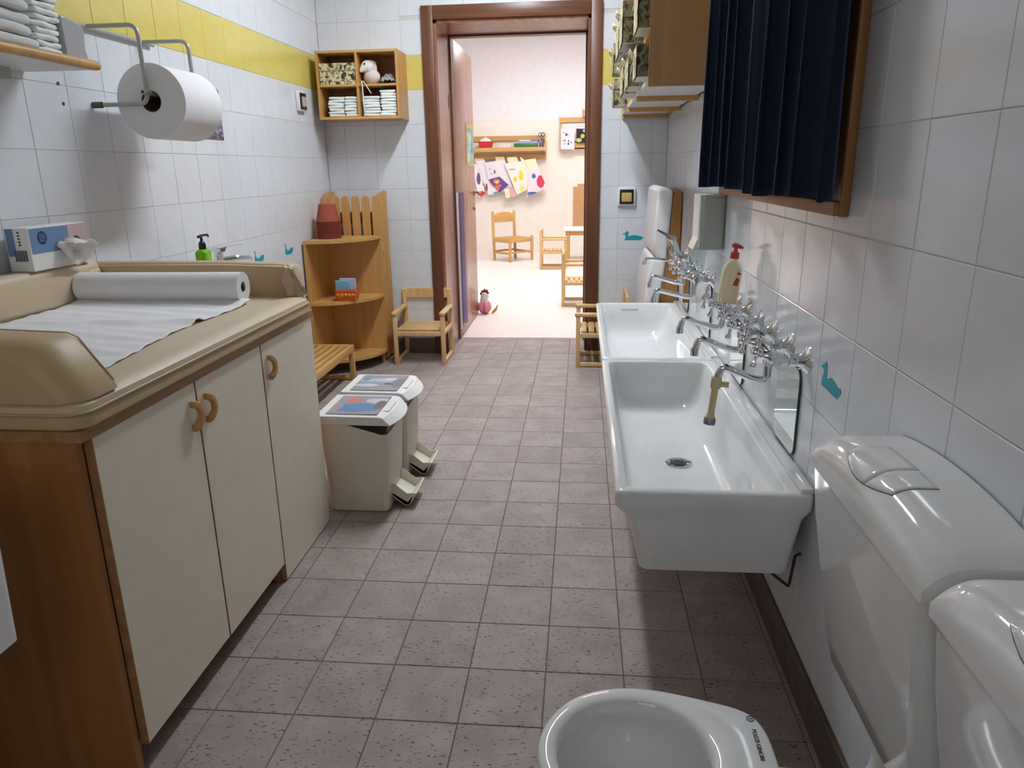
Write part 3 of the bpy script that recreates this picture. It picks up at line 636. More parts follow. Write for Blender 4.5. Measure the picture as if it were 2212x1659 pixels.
# ================================================================== RIGHT SIDE: SINKS
def trough(y0, y1, label):
    t = thing('trough_sink', label, 'sink', (0.31, (y0+y1)/2, 0.3), group='trough sinks on the right wall')
    x0, x1, zt, zb = 0.085, XR-0.002, 0.53, 0.312
    rg = []
    for (ix0, ix1, iy, z, r) in ((0.075, 0.045, 0.03, zb, 0.02), (0.064, 0.036, 0.018, zb+0.006, 0.025), (0.035, 0.02, 0.004, 0.45, 0.02), (0.028, 0.016, 0.003, 0.466, 0.02), (0.012, 0.008, 0.001, 0.478, 0.018), (0.002, 0.0, 0.0, 0.49, 0.016), (0.0, 0.0, 0.0, 0.5, 0.015), (0.0, 0.0, 0.0, zt-0.006, 0.015), (0.005, 0.003, 0.005, zt, 0.015),
                              (0.022, 0.05, 0.022, zt, 0.02), (0.027, 0.058, 0.028, zt-0.006, 0.03), (0.034, 0.066, 0.036, 0.45, 0.045), (0.045, 0.082, 0.046, 0.39, 0.06), (0.062, 0.11, 0.066, 0.358, 0.06), (0.09, 0.15, 0.1, 0.349, 0.05)):
        rg.append(rrect(x0+ix0, x1-ix1, y0+iy, y1-iy, r, z, 5))
    yc = (y0+y1)/2; dx = 0.315
    MB().loft(rg).build('basin', 'ceramic', t, smooth=50)
    MB().rbox(x1-0.03, x1, y0+0.01, y1-0.01, zt-0.004, zt+0.012, 0.005).build('back_lip', 'ceramic', t)
    d = MB().lathe([(0.026, 0), (0.042, 0.0), (0.042, 0.003), (0.030, 0.004), (0.026, -0.012)], (dx, yc, 0.3495), (0,0,1), 28, False, False).build('drain', 'chrome', t)
    MB().lathe([(0.026, 0), (0.001, 0.0)], (dx, yc, 0.3502), (0,0,1), 20, False, True).build('drain_hole', 'dark_hole', d)
    for k in (-1, 0, 1): MB().box(dx-0.024, dx+0.024, yc-0.0025+k*0.012, yc+0.0025+k*0.012, 0.3505, 0.3525).build('drain_bar', 'steel', d)
    for yy in (y0+0.06, y1-0.06):
        MB().tube(fillet([(0.45, yy, 0.318), (0.467, yy, 0.3), (0.518, yy, 0.258), (0.526, yy, 0.345), (0.539, yy, 0.35)], 0.006, 3), 0.0038, 6).build('bracket', 'bracket_black', t)
    return t
s1 = trough(1.585, 2.815, 'long white ceramic trough sink nearest the toilets')
s2 = trough(2.823, 4.075, 'long white ceramic trough sink nearest the doorway')
text_mesh('maker_mark', 'POZZI GINORI', 0.014, 'print_dark', s2, Matrix.Translation((0.27, 4.036, 0.495)) @ Matrix.Rotation(R(80), 4, 'X'))

# ------------------------------------------------------------------ taps
def cross_tap(yc, label, sp_len=0.105, swing=0.0, drop=0.0):
    W_ = Vector((XR, yc, 0.808))
    t = thing('wall_mixer_tap', label, 'tap', W_, group='chrome wall taps over the trough sinks')
    P = lambda x, y, z: (W_.x-x, W_.y+y, W_.z+z)
    for s in (-1, 1):
        y = s*0.075
        MB().lathe([(0.034, 0), (0.034, 0.003), (0.028, 0.007), (0.018, 0.016), (0.014, 0.026)], P(0, y, 0), (-1,0,0), 24).build('escutcheon', 'chrome', t)
        MB().lathe([(0.0155, 0), (0.0155, 0.018), (0.012, 0.02), (0.012, 0.056)], P(0.026, y, 0), (-1,0,0), 6).build('connector', 'chrome', t, smooth=30)
        MB().lathe([(0.013, 0), (0.014, 0.004), (0.0165, 0.014), (0.0165, 0.03), (0.012, 0.036), (0.009, 0.05)], P(0.058, y*0.92, 0.0), (-1, 0, 0.25), 18).build('valve', 'chrome', t)
        hc = Vector(P(0.118, y*0.92, 0.017)); ax = Vector((-1, 0, 0.25)).normalized(); upv = Vector((0.25, 0, 1)).normalized(); side = Vector((0,1,0))
        h = MB().lathe([(0.009, -0.012), (0.013, -0.004), (0.013, 0.004), (0.009, 0.011), (0.003, 0.013)], hc, ax, 14)
        rot = 0.35 if s > 0 else 0.1
        for q in range(4):
            a = rot+q*math.pi/2; dd = upv*math.cos(a)+side*math.sin(a)
            h.tube([hc+dd*0.008, hc+dd*0.02, hc+dd*0.027], [0.0055, 0.0045, 0.006], 8); h.sphere(hc+dd*0.032, 0.0088, 10)
        h.build('cross_handle', 'chrome', t)
    MB().tube([P(0.07, -0.085, 0), P(0.07, -0.07, 0), P(0.072, -0.02, -0.004), P(0.072, 0.02, -0.004), P(0.07, 0.07, 0), P(0.07, 0.085, 0)], [0.012, 0.015, 0.0125, 0.0125, 0.015, 0.012], 14).build('body', 'chrome', t)
    dirx = Vector((-math.cos(swing), math.sin(swing), 0)); b0 = Vector(P(0.072, 0, 0))
    pts = fillet([b0, b0+Vector((0,0,-0.072-drop)), b0+dirx*0.03+Vector((0,0,-0.07-drop)), b0+dirx*(sp_len+0.006)+Vector((0,0,-0.038-drop)), b0+dirx*(sp_len+0.016)+Vector((0,0,-0.075-drop))], 0.02, 6)
    sp = MB().tube(pts, 0.0102, 12).build('spout', 'chrome', t)
    MB().cyl(b0+Vector((0,0,-0.012)), b0+Vector((0,0,-0.034)), 0.0135, 0.0135, 6).build('spout_nut', 'chrome', t, smooth=30)
    e = pts[-1]; MB().cyl(e+Vector((0,0,0.004)), e+Vector((0,0,-0.016)), 0.012, n=14).build('aerator', 'chrome', sp)
    return t, e
t1, e1 = cross_tap(1.823, 'chrome cross-handle wall tap nearest the toilets, with a hose on its spout', 0.105, 0.1)
cross_tap(2.138, 'second chrome cross-handle wall tap from the toilets', 0.115, 0.08)
cross_tap(2.452, 'third chrome cross-handle wall tap from the toilets, under the soap bottle', 0.12, 0.0)
cross_tap(3.112, 'fourth chrome cross-handle wall tap from the toilets, above the far sink', 0.15, -0.1, 0.01)
cross_tap(3.43, 'fifth chrome cross-handle wall tap from the toilets, above the far sink', 0.135, 0.0)
t = thing('lever_wall_tap', 'chrome wall tap with an upturned lever, farthest along the sinks', 'tap', (XR, 3.76, 0.82), group='chrome wall taps over the trough sinks')
P = lambda x, y, z: (XR-x, 3.76+y, 0.82+z)
for s in (-1, 1): MB().lathe([(0.034, 0), (0.034, 0.003), (0.026, 0.01), (0.016, 0.02), (0.015, 0.05)], P(0, s*0.075, 0), (-1,0,0), 20).build('escutcheon', 'chrome', t)
MB().tube([P(0.06, -0.09, 0), P(0.06, -0.06, 0), P(0.06, 0, 0), P(0.06, 0.06, 0), P(0.06, 0.09, 0)], [0.016, 0.02, 0.024, 0.02, 0.016], 16).build('body', 'chrome', t)
MB().lathe([(0.024, 0), (0.026, 0.03), (0.024, 0.055), (0.02, 0.075)], P(0.07, 0, 0.01), (-0.35, 0, 1), 18).build('cartridge', 'chrome', t)
MB().loft([[P(0.075, -0.02, 0.075), P(0.075, 0.02, 0.075), P(0.12, 0.02, 0.085), P(0.12, -0.02, 0.085)], [P(0.07, -0.018, 0.095), P(0.07, 0.018, 0.095), P(0.125, 0.018, 0.1), P(0.125, -0.018, 0.1)], [P(0.165, -0.007, 0.135), P(0.165, 0.007, 0.135), P(0.175, 0.007, 0.133), P(0.175, -0.007, 0.133)]]).build('lever', 'chrome', t, bevel=0.003)
sp = MB().tube(fillet([P(0.07, 0, -0.01), P(0.1, 0, -0.02), P(0.215, 0, -0.012), P(0.222, 0, -0.03)], 0.014, 4), 0.0088, 10).build('spout', 'chrome', t)
MB().cyl(P(0.222, 0, -0.025), P(0.223, 0, -0.04), 0.0105).build('aerator', 'chrome', sp)
# hose extension
hz = thing('spout_hose', 'cream rubber hose extension hanging from the nearest tap spout', 'hose', e1)
top = e1+Vector((0, 0, 0.006)); bot = e1+Vector((-0.012, 0, -0.118))
MB().lathe([(0.0125, 0), (0.0135, 0.003), (0.0135, 0.024), (0.011, 0.03)], top, (bot-top), 16).build('clamp', 'hose_cream', hz)
MB().cyl(top+Vector((0.008, -0.002, -0.018)), top+Vector((0.03, -0.006, -0.018)), 0.0075, 0.009, 10).build('clamp_screw', 'hose_cream', hz)
MB().lathe([(0.0105, 0.02), (0.009, 0.03), (0.0088, 0.09), (0.0098, 0.10), (0.013, 0.108)], top, (bot-top), 14).build('tube', 'hose_cream', hz)
MB().lathe([(0.0125, 0.1075), (0.0155, 0.112), (0.0155, 0.126), (0.012, 0.1265)], top, (bot-top), 18).build('nozzle', 'steel', hz)
# soap bottle balanced on the third tap
sb = thing('soap_bottle', 'tall amber soap bottle with a red pump resting on the third tap', 'bottle', (0.475, 2.43, 0.826))
sb.rotation_euler = (0, R(6), 0)
MB().loft([rrect(-0.03, 0.03, -0.022, 0.022, 0.012, 0.0), rrect(-0.032, 0.032, -0.024, 0.024, 0.014, 0.004), rrect(-0.031, 0.031, -0.024, 0.024, 0.016, 0.055), rrect(-0.03, 0.03, -0.023, 0.023, 0.016, 0.105), rrect(-0.026, 0.026, -0.021, 0.021, 0.016, 0.12), rrect(-0.017, 0.017, -0.015, 0.015, 0.014, 0.136), rrect(-0.012, 0.012, -0.012, 0.012, 0.0115, 0.142)]).build('bottle', 'amber_soap', sb, world=False)
pmp = MB().lathe([(0.0135, 0), (0.0145, 0.003), (0.0135, 0.02), (0.007, 0.023), (0.0055, 0.036)], (0, 0, 0.142)).build('pump', 'red_plastic', sb, world=False)
MB().tube([(-0.014, 0, 0.183), (-0.005, 0, 0.184), (0.006, 0, 0.182), (0.022, 0, 0.178)], [0.005, 0.0085, 0.0075, 0.004], 10).build('nozzle', 'red_plastic', pmp, world=False)
MB().prism([(0.004, 0.06), (0.02, 0.058), (0.024, 0.08), (0.012, 0.086)], 'y', -0.0246, -0.0242).build('label_mark', 'label_red', sb, world=False, smooth=0)
MB().prism([(0.012, 0.096), (0.024, 0.094), (0.025, 0.1), (0.014, 0.103)], 'y', -0.0246, -0.0238).build('label_mark', 'label_red', sb, world=False, smooth=0)
# clear cup on the fourth tap
cu = thing('plastic_cup', 'clear plastic cup resting on the fourth tap beside the wall', 'cup', (0.478, 3.115, 0.826))
MB().lathe([(0.001, 0.002), (0.026, 0.0), (0.028, 0.004), (0.037, 0.098), (0.0355, 0.098), (0.0265, 0.006), (0.001, 0.005)], (0.478, 3.115, 0.826), (0,0,1), 24).build('cup', 'clear_plastic', cu)
# mirrors under the taps
for i, y in enumerate((1.772, 2.395, 3.06, 3.70)):
    mm = thing('small_mirror', 'small round-cornered mirror above the sinks, %s from the toilets' % ['first', 'second', 'third', 'fourth'][i], 'mirror', (XR-0.003, y+0.1, 0.55), group='small mirrors above the trough sinks')
    pl = [(p[0], p[1]) for p in rrect(y, y+0.2, 0.546, 0.775, 0.03, 0, 5)]
    MB().prism(pl, 'x', XR-0.0055, XR-0.001).build('edge', 'glass_edge', mm)
    pl = [(p[0], p[1]) for p in rrect(y+0.003, y+0.197, 0.549, 0.772, 0.028, 0, 5)]
    MB().prism(pl, 'x', XR-0.0062, XR-0.005).build('glass', 'mirror', mm, smooth=0)
# soap dispenser
dp = thing('wall_dispenser', 'grey wall-mounted dispenser below the blue curtain', 'dispenser', (0.5, 2.97, 0.93))
pl = [(p[0], p[1]) for p in rrect(0.452, XR, 2.885, 3.06, 0.014, 0, 4)]
MB().prism(pl, 'z', 0.945, 1.142).build('cover', 'plastic_grey', dp, bevel=0.003)
MB().prism([(p[0], p[1]) for p in rrect(0.455, XR, 2.888, 3.057, 0.014, 0, 4)], 'z', 1.142, 1.152).build('lid', 'plastic_cream', dp, bevel=0.003)
MB().rbox(0.443, 0.453, 2.895, 3.05, 0.955, 1.15, 0.003).build('front_plate', 'plastic_white', dp)
MB().prism([(0.455, 0.985), (0.443, 0.99), (0.425, 0.945), (0.44, 0.94), (0.46, 0.946)], 'y', 2.9, 3.03).build('push_lever', 'plastic_cream', dp, bevel=0.002)
# ------------------------------------------------------------------ curtained frame
fr = thing('wooden_surround', 'brown wooden frame on the right wall behind the blue curtain', 'frame', (0.5, 2.2, 1.16))
FX = 0.52; FZ0, FZ1, FY0, FY1 = 1.152, 2.15, 1.578, 2.92
MB().rbox(FX, XR-0.001, FY0, FY0+0.018, FZ0, FZ1, 0.003).build('side_rail', 'frame_wood', fr)
MB().rbox(FX, XR-0.001, FY1-0.03, FY1, FZ0, FZ1, 0.004).build('side_rail', 'frame_wood', fr)
MB().rbox(FX-0.012, XR-0.001, FY0+0.004, FY1-0.03, FZ0+0.002, FZ0+0.03, 0.003).build('bottom_rail', 'frame_wood_y', fr)
MB().rbox(FX, XR-0.001, FY0+0.03, FY1-0.03, FZ1-0.036, FZ1, 0.003).build('top_rail', 'frame_wood_y', fr)
MB().box(XR-0.012, XR-0.001, FY0+0.03, FY1-0.03, FZ0+0.03, FZ1-0.03).build('panel', 'frame_wood_y', fr, smooth=0)
cr = thing('curtain', 'navy blue velvet curtain hanging in pleats on the right wall', 'curtain', (0.45, 2.2, 1.19))
MB().cyl((0.475, 1.5, 2.13), (0.475, 2.97, 2.13), 0.008).build('rod', 'steel', cr)
def cloth(u, v):
    # v 0 bottom .. 1 top
    y = 1.487+u*1.448
    ph = u*1.448/0.165*2*math.pi+0.9*math.sin(u*7.3)+0.5*math.sin(u*17+1)
    amp = (0.024+0.006*math.sin(u*23))*(1-0.25*v)*(0.85+0.35*u)
    sv = math.sin(ph); x = 0.474-amp*(sv if sv < 0 else sv**0.6)-0.012*u+0.004*math.sin(v*3+u*31)
    y += 0.034*math.cos(ph)*(1-0.3*v)+0.012*math.sin(v*2.2+u*9)*(1-v)
    z = 1.184+0.006*math.sin(u*11)+(2.14-1.184)*v
    if u < 0.02: x += 0.004
    return (min(x, 0.508), y, z)
MB().grid(cloth, 240, 24).build('cloth', 'velvet', cr, solid=0.003, smooth=80)

# ------------------------------------------------------------------ hanging cabinets with gift boxes
RC = []
for i, y0 in enumerate((3.04, 3.73, 4.42)):
    y1 = y0+(0.688 if i < 2 else 0.57); x0, x1 = 0.247, XR-0.004; zb, zt = 1.548, 2.33
    c = thing('open_cabinet', 'open wooden wall cabinet above the sinks, %s' % ['nearest the blue curtain', 'middle of the three', 'nearest the back wall'][i], 'cabinet', ((x0+x1)/2, (y0+y1)/2, zb), group='open wall cabinets on the right wall')
    MB().box(x0, x1, y0, y0+0.016, zb, zt).build('side_panel', 'tan_panel' if i == 0 else 'honey_flat', c, smooth=0)
    MB().box(x0, x1, y1-0.016, y1, zb, zt).build('side_panel', 'honey_flat', c, smooth=0)
    for q, z in enumerate((zb+0.022, 1.742, 1.955, zt-0.016)): MB().box(x0+0.003, x1, y0+0.016, y1-0.016, z, z+0.016).build('bottom_board' if q == 0 else 'shelf_board', 'white_board' if q == 0 else 'honey_flat', c, smooth=0)
    MB().box(x0+0.002, x1, (y0+y1)/2-0.007, (y0+y1)/2+0.007, zb+0.038, zt-0.016).build('divider', 'honey_flat', c, smooth=0)
    MB().box(x1-0.006, x1, y0+0.016, y1-0.016, zb+0.022, zt).build('back_board', 'honey_flat', c, smooth=0)
def gift_box(label, x0, y0, wd, dp_, z, h, tagged=True, ribbon=True):
    t = thing('gift_box', label, 'box', (x0+dp_/2, y0+wd/2, z), group='leaf-patterned boxes in the right wall cabinets')
    MB().box(x0, x0+dp_, y0, y0+wd, z, z+h*0.66).build('box_body', 'jungle_dark', t, smooth=0)
    ld = MB().box(x0-0.004, x0+dp_+0.004, y0-0.004, y0+wd+0.004, z+h*0.62, z+h).build('box_lid', 'jungle_dark', t, smooth=0)
    MB().box(x0, x0+dp_, y0, y0+wd, z-0.0006, z).build('box_base', 'paper_dim', t, smooth=0)
    MB().box(x0-0.0052, x0-0.0042, y0, y0+wd, z+0.002, z+h-0.004).build('front_paper', 'jungle', t, smooth=0)
    if ribbon:
        yc = y0+wd*0.45
        for s in (-1, 1):
            MB().grid(lambda u, v: (x0-0.01-0.018*math.sin(u*3), yc+s*(0.012+0.03*u)+0.012*(v-0.5), z+h*0.75+0.02*math.sin(u*3.1)-0.012*v), 6, 2).build('ribbon_loop', 'paper_cream', t, solid=0.001)
            MB().grid(lambda u, v: (x0-0.008-0.012*u, yc+s*(0.006+0.014*u)+0.009*(v-0.5), z+h*0.75-0.07*u), 6, 2).build('ribbon_tail', 'paper_cream', t, solid=0.001)
        MB().rbox(x0-0.016, x0-0.008, yc-0.008, yc+0.008, z+h*0.72, z+h*0.8, 0.002).build('knot', 'card_core', t)
    if tagged: MB().lathe([(0.001, 0), (0.012, 0), (0.012, 0.002), (0.001, 0.002)], (x0-0.02, y0+wd*0.3, z+h*0.35), (-1,0,0.2), 10).build('charm', 'nappy_green', t)
    return t
za, zb_ = 1.5865, 1.7585
gift_box('leaf-patterned box on the bottom shelf nearest the blue curtain', 0.205, 3.066, 0.19, 0.3, 1.5865, 0.115)
gift_box('leaf-patterned box on the middle shelf nearest the blue curtain', 0.205, 3.066, 0.21, 0.3, 1.7585, 0.175)
gift_box('leaf-patterned box jutting from the middle shelf of the middle cabinet', 0.165, 3.755, 0.27, 0.3, 1.7585, 0.175)
gift_box('leaf-patterned box on the bottom shelf, farther half of the curtain-side cabinet', 0.195, 3.42, 0.24, 0.3, 1.5865, 0.14)
gift_box('leaf-patterned box on the bottom shelf of the middle cabinet', 0.19, 3.76, 0.26, 0.3, 1.5865, 0.145)
gift_box('leaf-patterned box on the bottom shelf of the cabinet nearest the back wall', 0.175, 4.45, 0.22, 0.3, 1.5865, 0.14)
gift_box('leaf-patterned box on the middle shelf of the cabinet nearest the back wall', 0.17, 4.45, 0.22, 0.3, 1.7585, 0.15)
gift_box('leaf-patterned box on the middle shelf, farther half of the curtain-side cabinet', 0.165, 3.41, 0.26, 0.3, 1.7585, 0.16)
# ------------------------------------------------------------------ padded boards leaning in the right corner
pb = thing('padded_board', 'white padded mat on a wooden board leaning in the right corner', 'mat', (0.47, 4.4, 0))
MB().prism([(0.37, 0.0), (0.536, 0.0), (0.536, 1.10), (0.528, 1.125), (0.505, 1.13), (0.487, 1.105), (0.47, 0.82), (0.434, 0.55)], 'y', 4.115, 4.72).build('board', 'board_wood', pb, bevel=0.004)
def padpro(pts): return pts
MB().loft([[(x, y, z) for x, z in [(0.345+i_, 0.02), (0.432, 0.02), (0.434, 0.54), (0.462, 0.75), (0.43, 0.775-i_), (0.385+i_, 0.76-i_), (0.366+i_, 0.69), (0.355+i_, 0.54)]] for y, i_ in ((4.1, 0.02), (4.112, 0.0), (4.72, 0.0), (4.735, 0.02))]).build('lower_pad', 'mat_white', pb, bevel=0.012)
MB().loft([[(x, y, z) for x, z in [(0.392+i_, 0.79), (0.43, 0.755), (0.464, 0.757), (0.484, 1.1), (0.485, 1.13-i_), (0.44, 1.148-i_), (0.405+i_, 1.135-i_), (0.398+i_, 1.0), (0.388+i_, 0.86)]] for y, i_ in ((4.1, 0.02), (4.112, 0.0), (4.72, 0.0), (4.735, 0.02))]).build('upper_pad', 'mat_white', pb, bevel=0.012)

# ------------------------------------------------------------------ toilets
def toilet(yc, label_c, label_b):
    c = thing('toilet_cistern', label_c, 'cistern', (0.47, yc, 0.4), group='wall cisterns')
    HW = 0.2165
    def top(x, y):
        q = (y-yc)/HW; f = (x-0.398)/(XR-0.003-0.398)
        z = 0.84-0.022*q*q
        d = max(0, (0.455-x)/0.057); e_ = max(0, (abs(y-yc)-(HW-0.014))/0.014); return z-0.032*d**2.4-0.006*e_**2
    def sec(z, x0, hw, r, tp=False): return rrect(x0, XR-0.003, yc-hw, yc+hw, r, z, 4)
    MB().loft([sec(0.402, 0.462, HW-0.05, 0.02), sec(0.408, 0.452, HW-0.035, 0.025), sec(0.45, 0.444, HW-0.02, 0.03), sec(0.56, 0.425, HW-0.012, 0.03), sec(0.68, 0.408, HW-0.006, 0.02), sec(0.766, 0.4005, HW-0.005, 0.012)]).build('tank', 'ceramic', c, smooth=50)
    lid = MB(); n = 24; mrow = 16
    lid.grid(lambda u, v: ((lambda x, y: (x, y, top(x, y)))(0.398+(XR-0.003-0.398)*u, yc+(2*v-1)*HW)), mrow, n)
    lid.grid(lambda u, v: (0.398, yc+(2*v-1)*HW, 0.764+(top(0.398, yc+(2*v-1)*HW)-0.764)*u), 2, n)
    for s in (-1, 1): lid.grid(lambda u, v: (0.398+(XR-0.003-0.398)*u, yc+s*HW, 0.764+(top(0.398+(XR-0.003-0.398)*u, yc+s*HW)-0.764)*v), mrow, 2)
    lid.grid(lambda u, v: (0.398+(XR-0.003-0.398)*u, yc+(2*v-1)*HW, 0.764), mrow, n)
    b = lid.to_bm(); bmesh.ops.remove_doubles(b, verts=b.verts[:], dist=1e-4); lid = MB().bm(b)
    l = lid.build('cistern_lid', 'ceramic', c, smooth=60)
    # dual flush buttons following the lid
    def plate(u0, u1, y0, y1, off, g=0.0):
        def fn(u, v):
            y = y0+(y1-y0)*v; xa = 0.403+g+0.016*(2*((y-yc-0.026)/0.17))**2; x = xa+(0.48-g-xa)*u
            return (x, y, top(x, y)+off)
        return MB().grid(fn, 8, 8)
    plate(0, 1, yc-0.0578, yc+0.1108, 0.0003, 0.0008).build('button_gap', 'print_grey', l, solid=0.0006)
    plate(0, 1, yc-0.057, yc-0.0006, 0.0008, 0.0015).build('flush_button', 'ceramic', l, solid=0.001)
    plate(0, 1, yc+0.0006, yc+0.11, 0.0008, 0.0015).build('flush_button', 'ceramic', l, solid=0.001)
    bw = thing('toilet_bowl', label_b, 'toilet', (0.12, yc, 0), group='low toilet bowls')
    half = [(-0.065, 0.0), (-0.058, 0.045), (-0.035, 0.092), (0.0, 0.128), (0.05, 0.151), (0.1, 0.158), (0.15, 0.155), (0.2, 0.144), (0.25, 0.13), (0.29, 0.116), (0.315, 0.095), (0.327, 0.055), (0.329, 0.0)]
    ctl = [(x, y) for x, y in half]+[(x, -y) for x, y in half[-2:0:-1]]; pts = []
    for i_ in range(len(ctl)):
        p0, p1, p2, p3 = (Vector(ctl[(i_+q) % len(ctl)]) for q in (-1, 0, 1, 2))
        for t_ in (0, 1/3, 2/3):
            pts.append(tuple(0.5*(2*p1+(p2-p0)*t_+(2*p0-5*p1+4*p2-p3)*t_*t_+(3*p1-p0-3*p2+p3)*t_**3)))
    cx = 0.11
    def ringo(z, s, sy=None, dx=0): return [(cx+dx+(x-cx)*s, yc+y*(sy or s), z) for x, y in pts]
    def inner(z, s, sy=None):
        out = []
        for x, y in pts:
            a = math.atan2(y/0.158, (x-cx)/0.19); out.append((0.096+0.131*s*math.cos(a), yc+0.122*(sy or s)*math.sin(a), z))
        return out
    rings = [ringo(0.0, 0.62, 0.62, 0.03), ringo(0.05, 0.60, 0.58, 0.03), ringo(0.14, 0.66, 0.64, 0.02), ringo(0.22, 0.84, 0.84, 0.006), ringo(0.275, 0.95, 0.95), ringo(0.3, 0.985, 0.985), ringo(0.318, 0.997, 0.997), ringo(0.328, 0.985, 0.985), ringo(0.332, 0.96, 0.955), inner(0.332, 1.06), inner(0.328, 1.0), inner(0.316, 0.965), inner(0.3, 0.97), inner(0.27, 0.98), inner(0.24, 0.9), inner(0.19, 0.62), inner(0.15, 0.42), inner(0.12, 0.35)]
    MB().loft(rings).build('bowl', 'ceramic', bw, smooth=60)
    MB().lathe([(0.001, 0), (0.09, 0.0)], (0.098, yc, 0.168), (0,0,1), 24, False, False).build('water', 'clear_plastic', bw, smooth=0)
    text_mesh('maker_mark', 'POZZI-GINORI', 0.0105, 'print_dark', bw, Matrix.Translation((0.302, yc+0.028, 0.3328)) @ Matrix.Rotation(R(-90), 4, 'Z'))
    MB().lathe([(0.0055, 0), (0.0068, 0), (0.0068, 0.0005), (0.0055, 0.0005), (0.0055, 0)], (0.302, yc+0.088, 0.3326), (0,0,1), 16, False, False).build('maker_emblem', 'print_dark', bw, smooth=0)
    MB().box(0.2985, 0.3055, yc+0.0872, yc+0.0888, 0.3326, 0.333).build('maker_emblem', 'print_dark', bw, smooth=0)
    MB().tube(fillet([(0.494, yc, 0.402), (0.494, yc, 0.285), (0.32, yc, 0.285)], 0.05, 6), 0.022, 16).build('flush_pipe', 'plastic_white', bw)
    return c
toilet(1.003, 'white ceramic wall cistern with dual flush button nearest the sinks', 'low white toilet bowl below the cistern nearest the sinks')
toilet(0.549, 'white ceramic wall cistern at the right edge nearest the camera', 'low white toilet bowl nearest the camera below the second cistern')

# ================================================================== BACK OF THE ROOM
# hanging cabinet left of the door
hc = thing('hanging_cabinet', 'small wooden four-compartment cabinet hanging left of the door', 'cabinet', (-1.39, 4.87, 1.565))
hx0, hx1, hy0, hz0, hz1 = -1.645, -1.130, 4.755, 1.565, 1.963
MB().box(hx0, hx0+0.015, hy0, YB-0.002, hz0, hz1).build('side_panel', 'honey', hc, smooth=0)
MB().box(hx1-0.015, hx1, hy0, YB-0.002, hz0, hz1).build('side_panel', 'honey', hc, smooth=0)
MB().box(hx0+0.015, hx1-0.015, hy0, YB-0.002, hz1-0.014, hz1).build('top_board', 'beech_x', hc, smooth=0)
MB().box(hx0+0.015, hx1-0.015, hy0, YB-0.002, hz0, hz0+0.015).build('bottom_board', 'beech_x', hc, smooth=0)
MB().box(-1.397, -1.383, hy0+0.003, YB-0.008, hz0+0.015, hz1-0.014).build('divider', 'honey', hc, smooth=0)
for a, b_ in ((hx0+0.015, -1.397), (-1.383, hx1-0.015)): MB().box(a, b_, hy0+0.004, YB-0.008, 1.757, 1.769).build('shelf_board', 'beech_x', hc, smooth=0)
MB().box(hx0+0.01, hx1-0.01, YB-0.008, YB-0.003, hz0+0.01, hz1-0.01).build('back_board', 'cabinet_wood', hc, smooth=0)
for nm, x0, x1, cnt in (('far left', -1.588, -1.487, 7), ('second', -1.483, -1.400, 7), ('third', -1.366, -1.26, 7), ('rightmost', -1.252, -1.15, 9)):
    z = hz0+0.0155; hh = 0.0168
    for k in range(cnt):
        dx = random.uniform(-0.003, 0.003)
        towel('folded_nappy', x0+dx, x1+dx, hy0+0.015+random.uniform(-0.003, 0.004), hy0+0.14, z, hh, 'white folded nappy, %s up in the %s stack of the hanging cabinet' % (ORD[k], nm), 'nappy', grp='nappies in the hanging cabinet'); z += hh+0.0002
pb_ = thing('patterned_box', 'leaf-patterned cardboard box with a lid in the hanging cabinet', 'box', (-1.51, 4.85, 1.769))
MB().box(-1.625, -1.402, 4.765, 4.93, 1.7695, 1.85).build('box_body', 'jungle', pb_, smooth=0)
MB().rbox(-1.629, -1.3985, 4.76, 4.935, 1.848, 1.892, 0.003).build('box_lid', 'jungle', pb_, smooth=0)
pl = thing('plush_toy', 'pale plush animal with ribbon in the hanging cabinet', 'toy', (-1.32, 4.83, 1.769))
bd = MB(); bd.sphere((-1.315, 4.835, 1.815), 0.05, 20, (1.05, 0.9, 0.92)); bd.build('body', 'plush_pink', pl)
h_ = MB(); h_.sphere((-1.335, 4.82, 1.872), 0.042, 20, (1.0, 0.9, 0.95)); h_.tube([(-1.345, 4.80, 1.868), (-1.36, 4.785, 1.852), (-1.372, 4.775, 1.842)], [0.03, 0.019, 0.006], 12); h_.tube([(-1.31, 4.83, 1.9), (-1.295, 4.83, 1.87), (-1.288, 4.835, 1.835)], [0.012, 0.018, 0.008], 10)
hd_ = h_.build('head', 'plush_white', pl)
MB().sphere((-1.325, 4.84, 1.893), 0.04, 16, (1.05, 0.9, 0.55)).build('cap', 'plush_pink', hd_)
MB().sphere((-1.34, 4.774, 1.884), 0.006, 8).build('eye', 'black', hd_)
MB().grid(lambda u, v: (-1.362+0.004*u+0.008*v, 4.752-0.004*math.sin(u*3), 1.785-0.19*u), 8, 1).build('ribbon', 'plush_white', pl, solid=0.0015)
MB().grid(lambda u, v: (-1.352+0.045*u+0.008*v, 4.751-0.004*math.sin(u*3), 1.785-0.075*u), 8, 1).build('ribbon', 'plush_white', pl, solid=0.0015)
sv = thing('silver_packet', 'crumpled silver foil packet beside the plush toy', 'packet', (-1.21, 4.85, 1.769))
MB().grid(lambda u, v: (-1.255+0.10*u+0.004*math.sin(v*30), 4.79+0.11*((v*2-1) if 1 else 0)*0.5+0.055, 1.771+0.06*max(0.0, math.sin(math.pi*(0.08+0.84*u))*math.sin(math.pi*(0.05+0.9*v)))**0.6+0.005*math.sin(u*23+v*17)), 20, 14).build('packet', 'silver_bag', sv, solid=0.002, smooth=25)

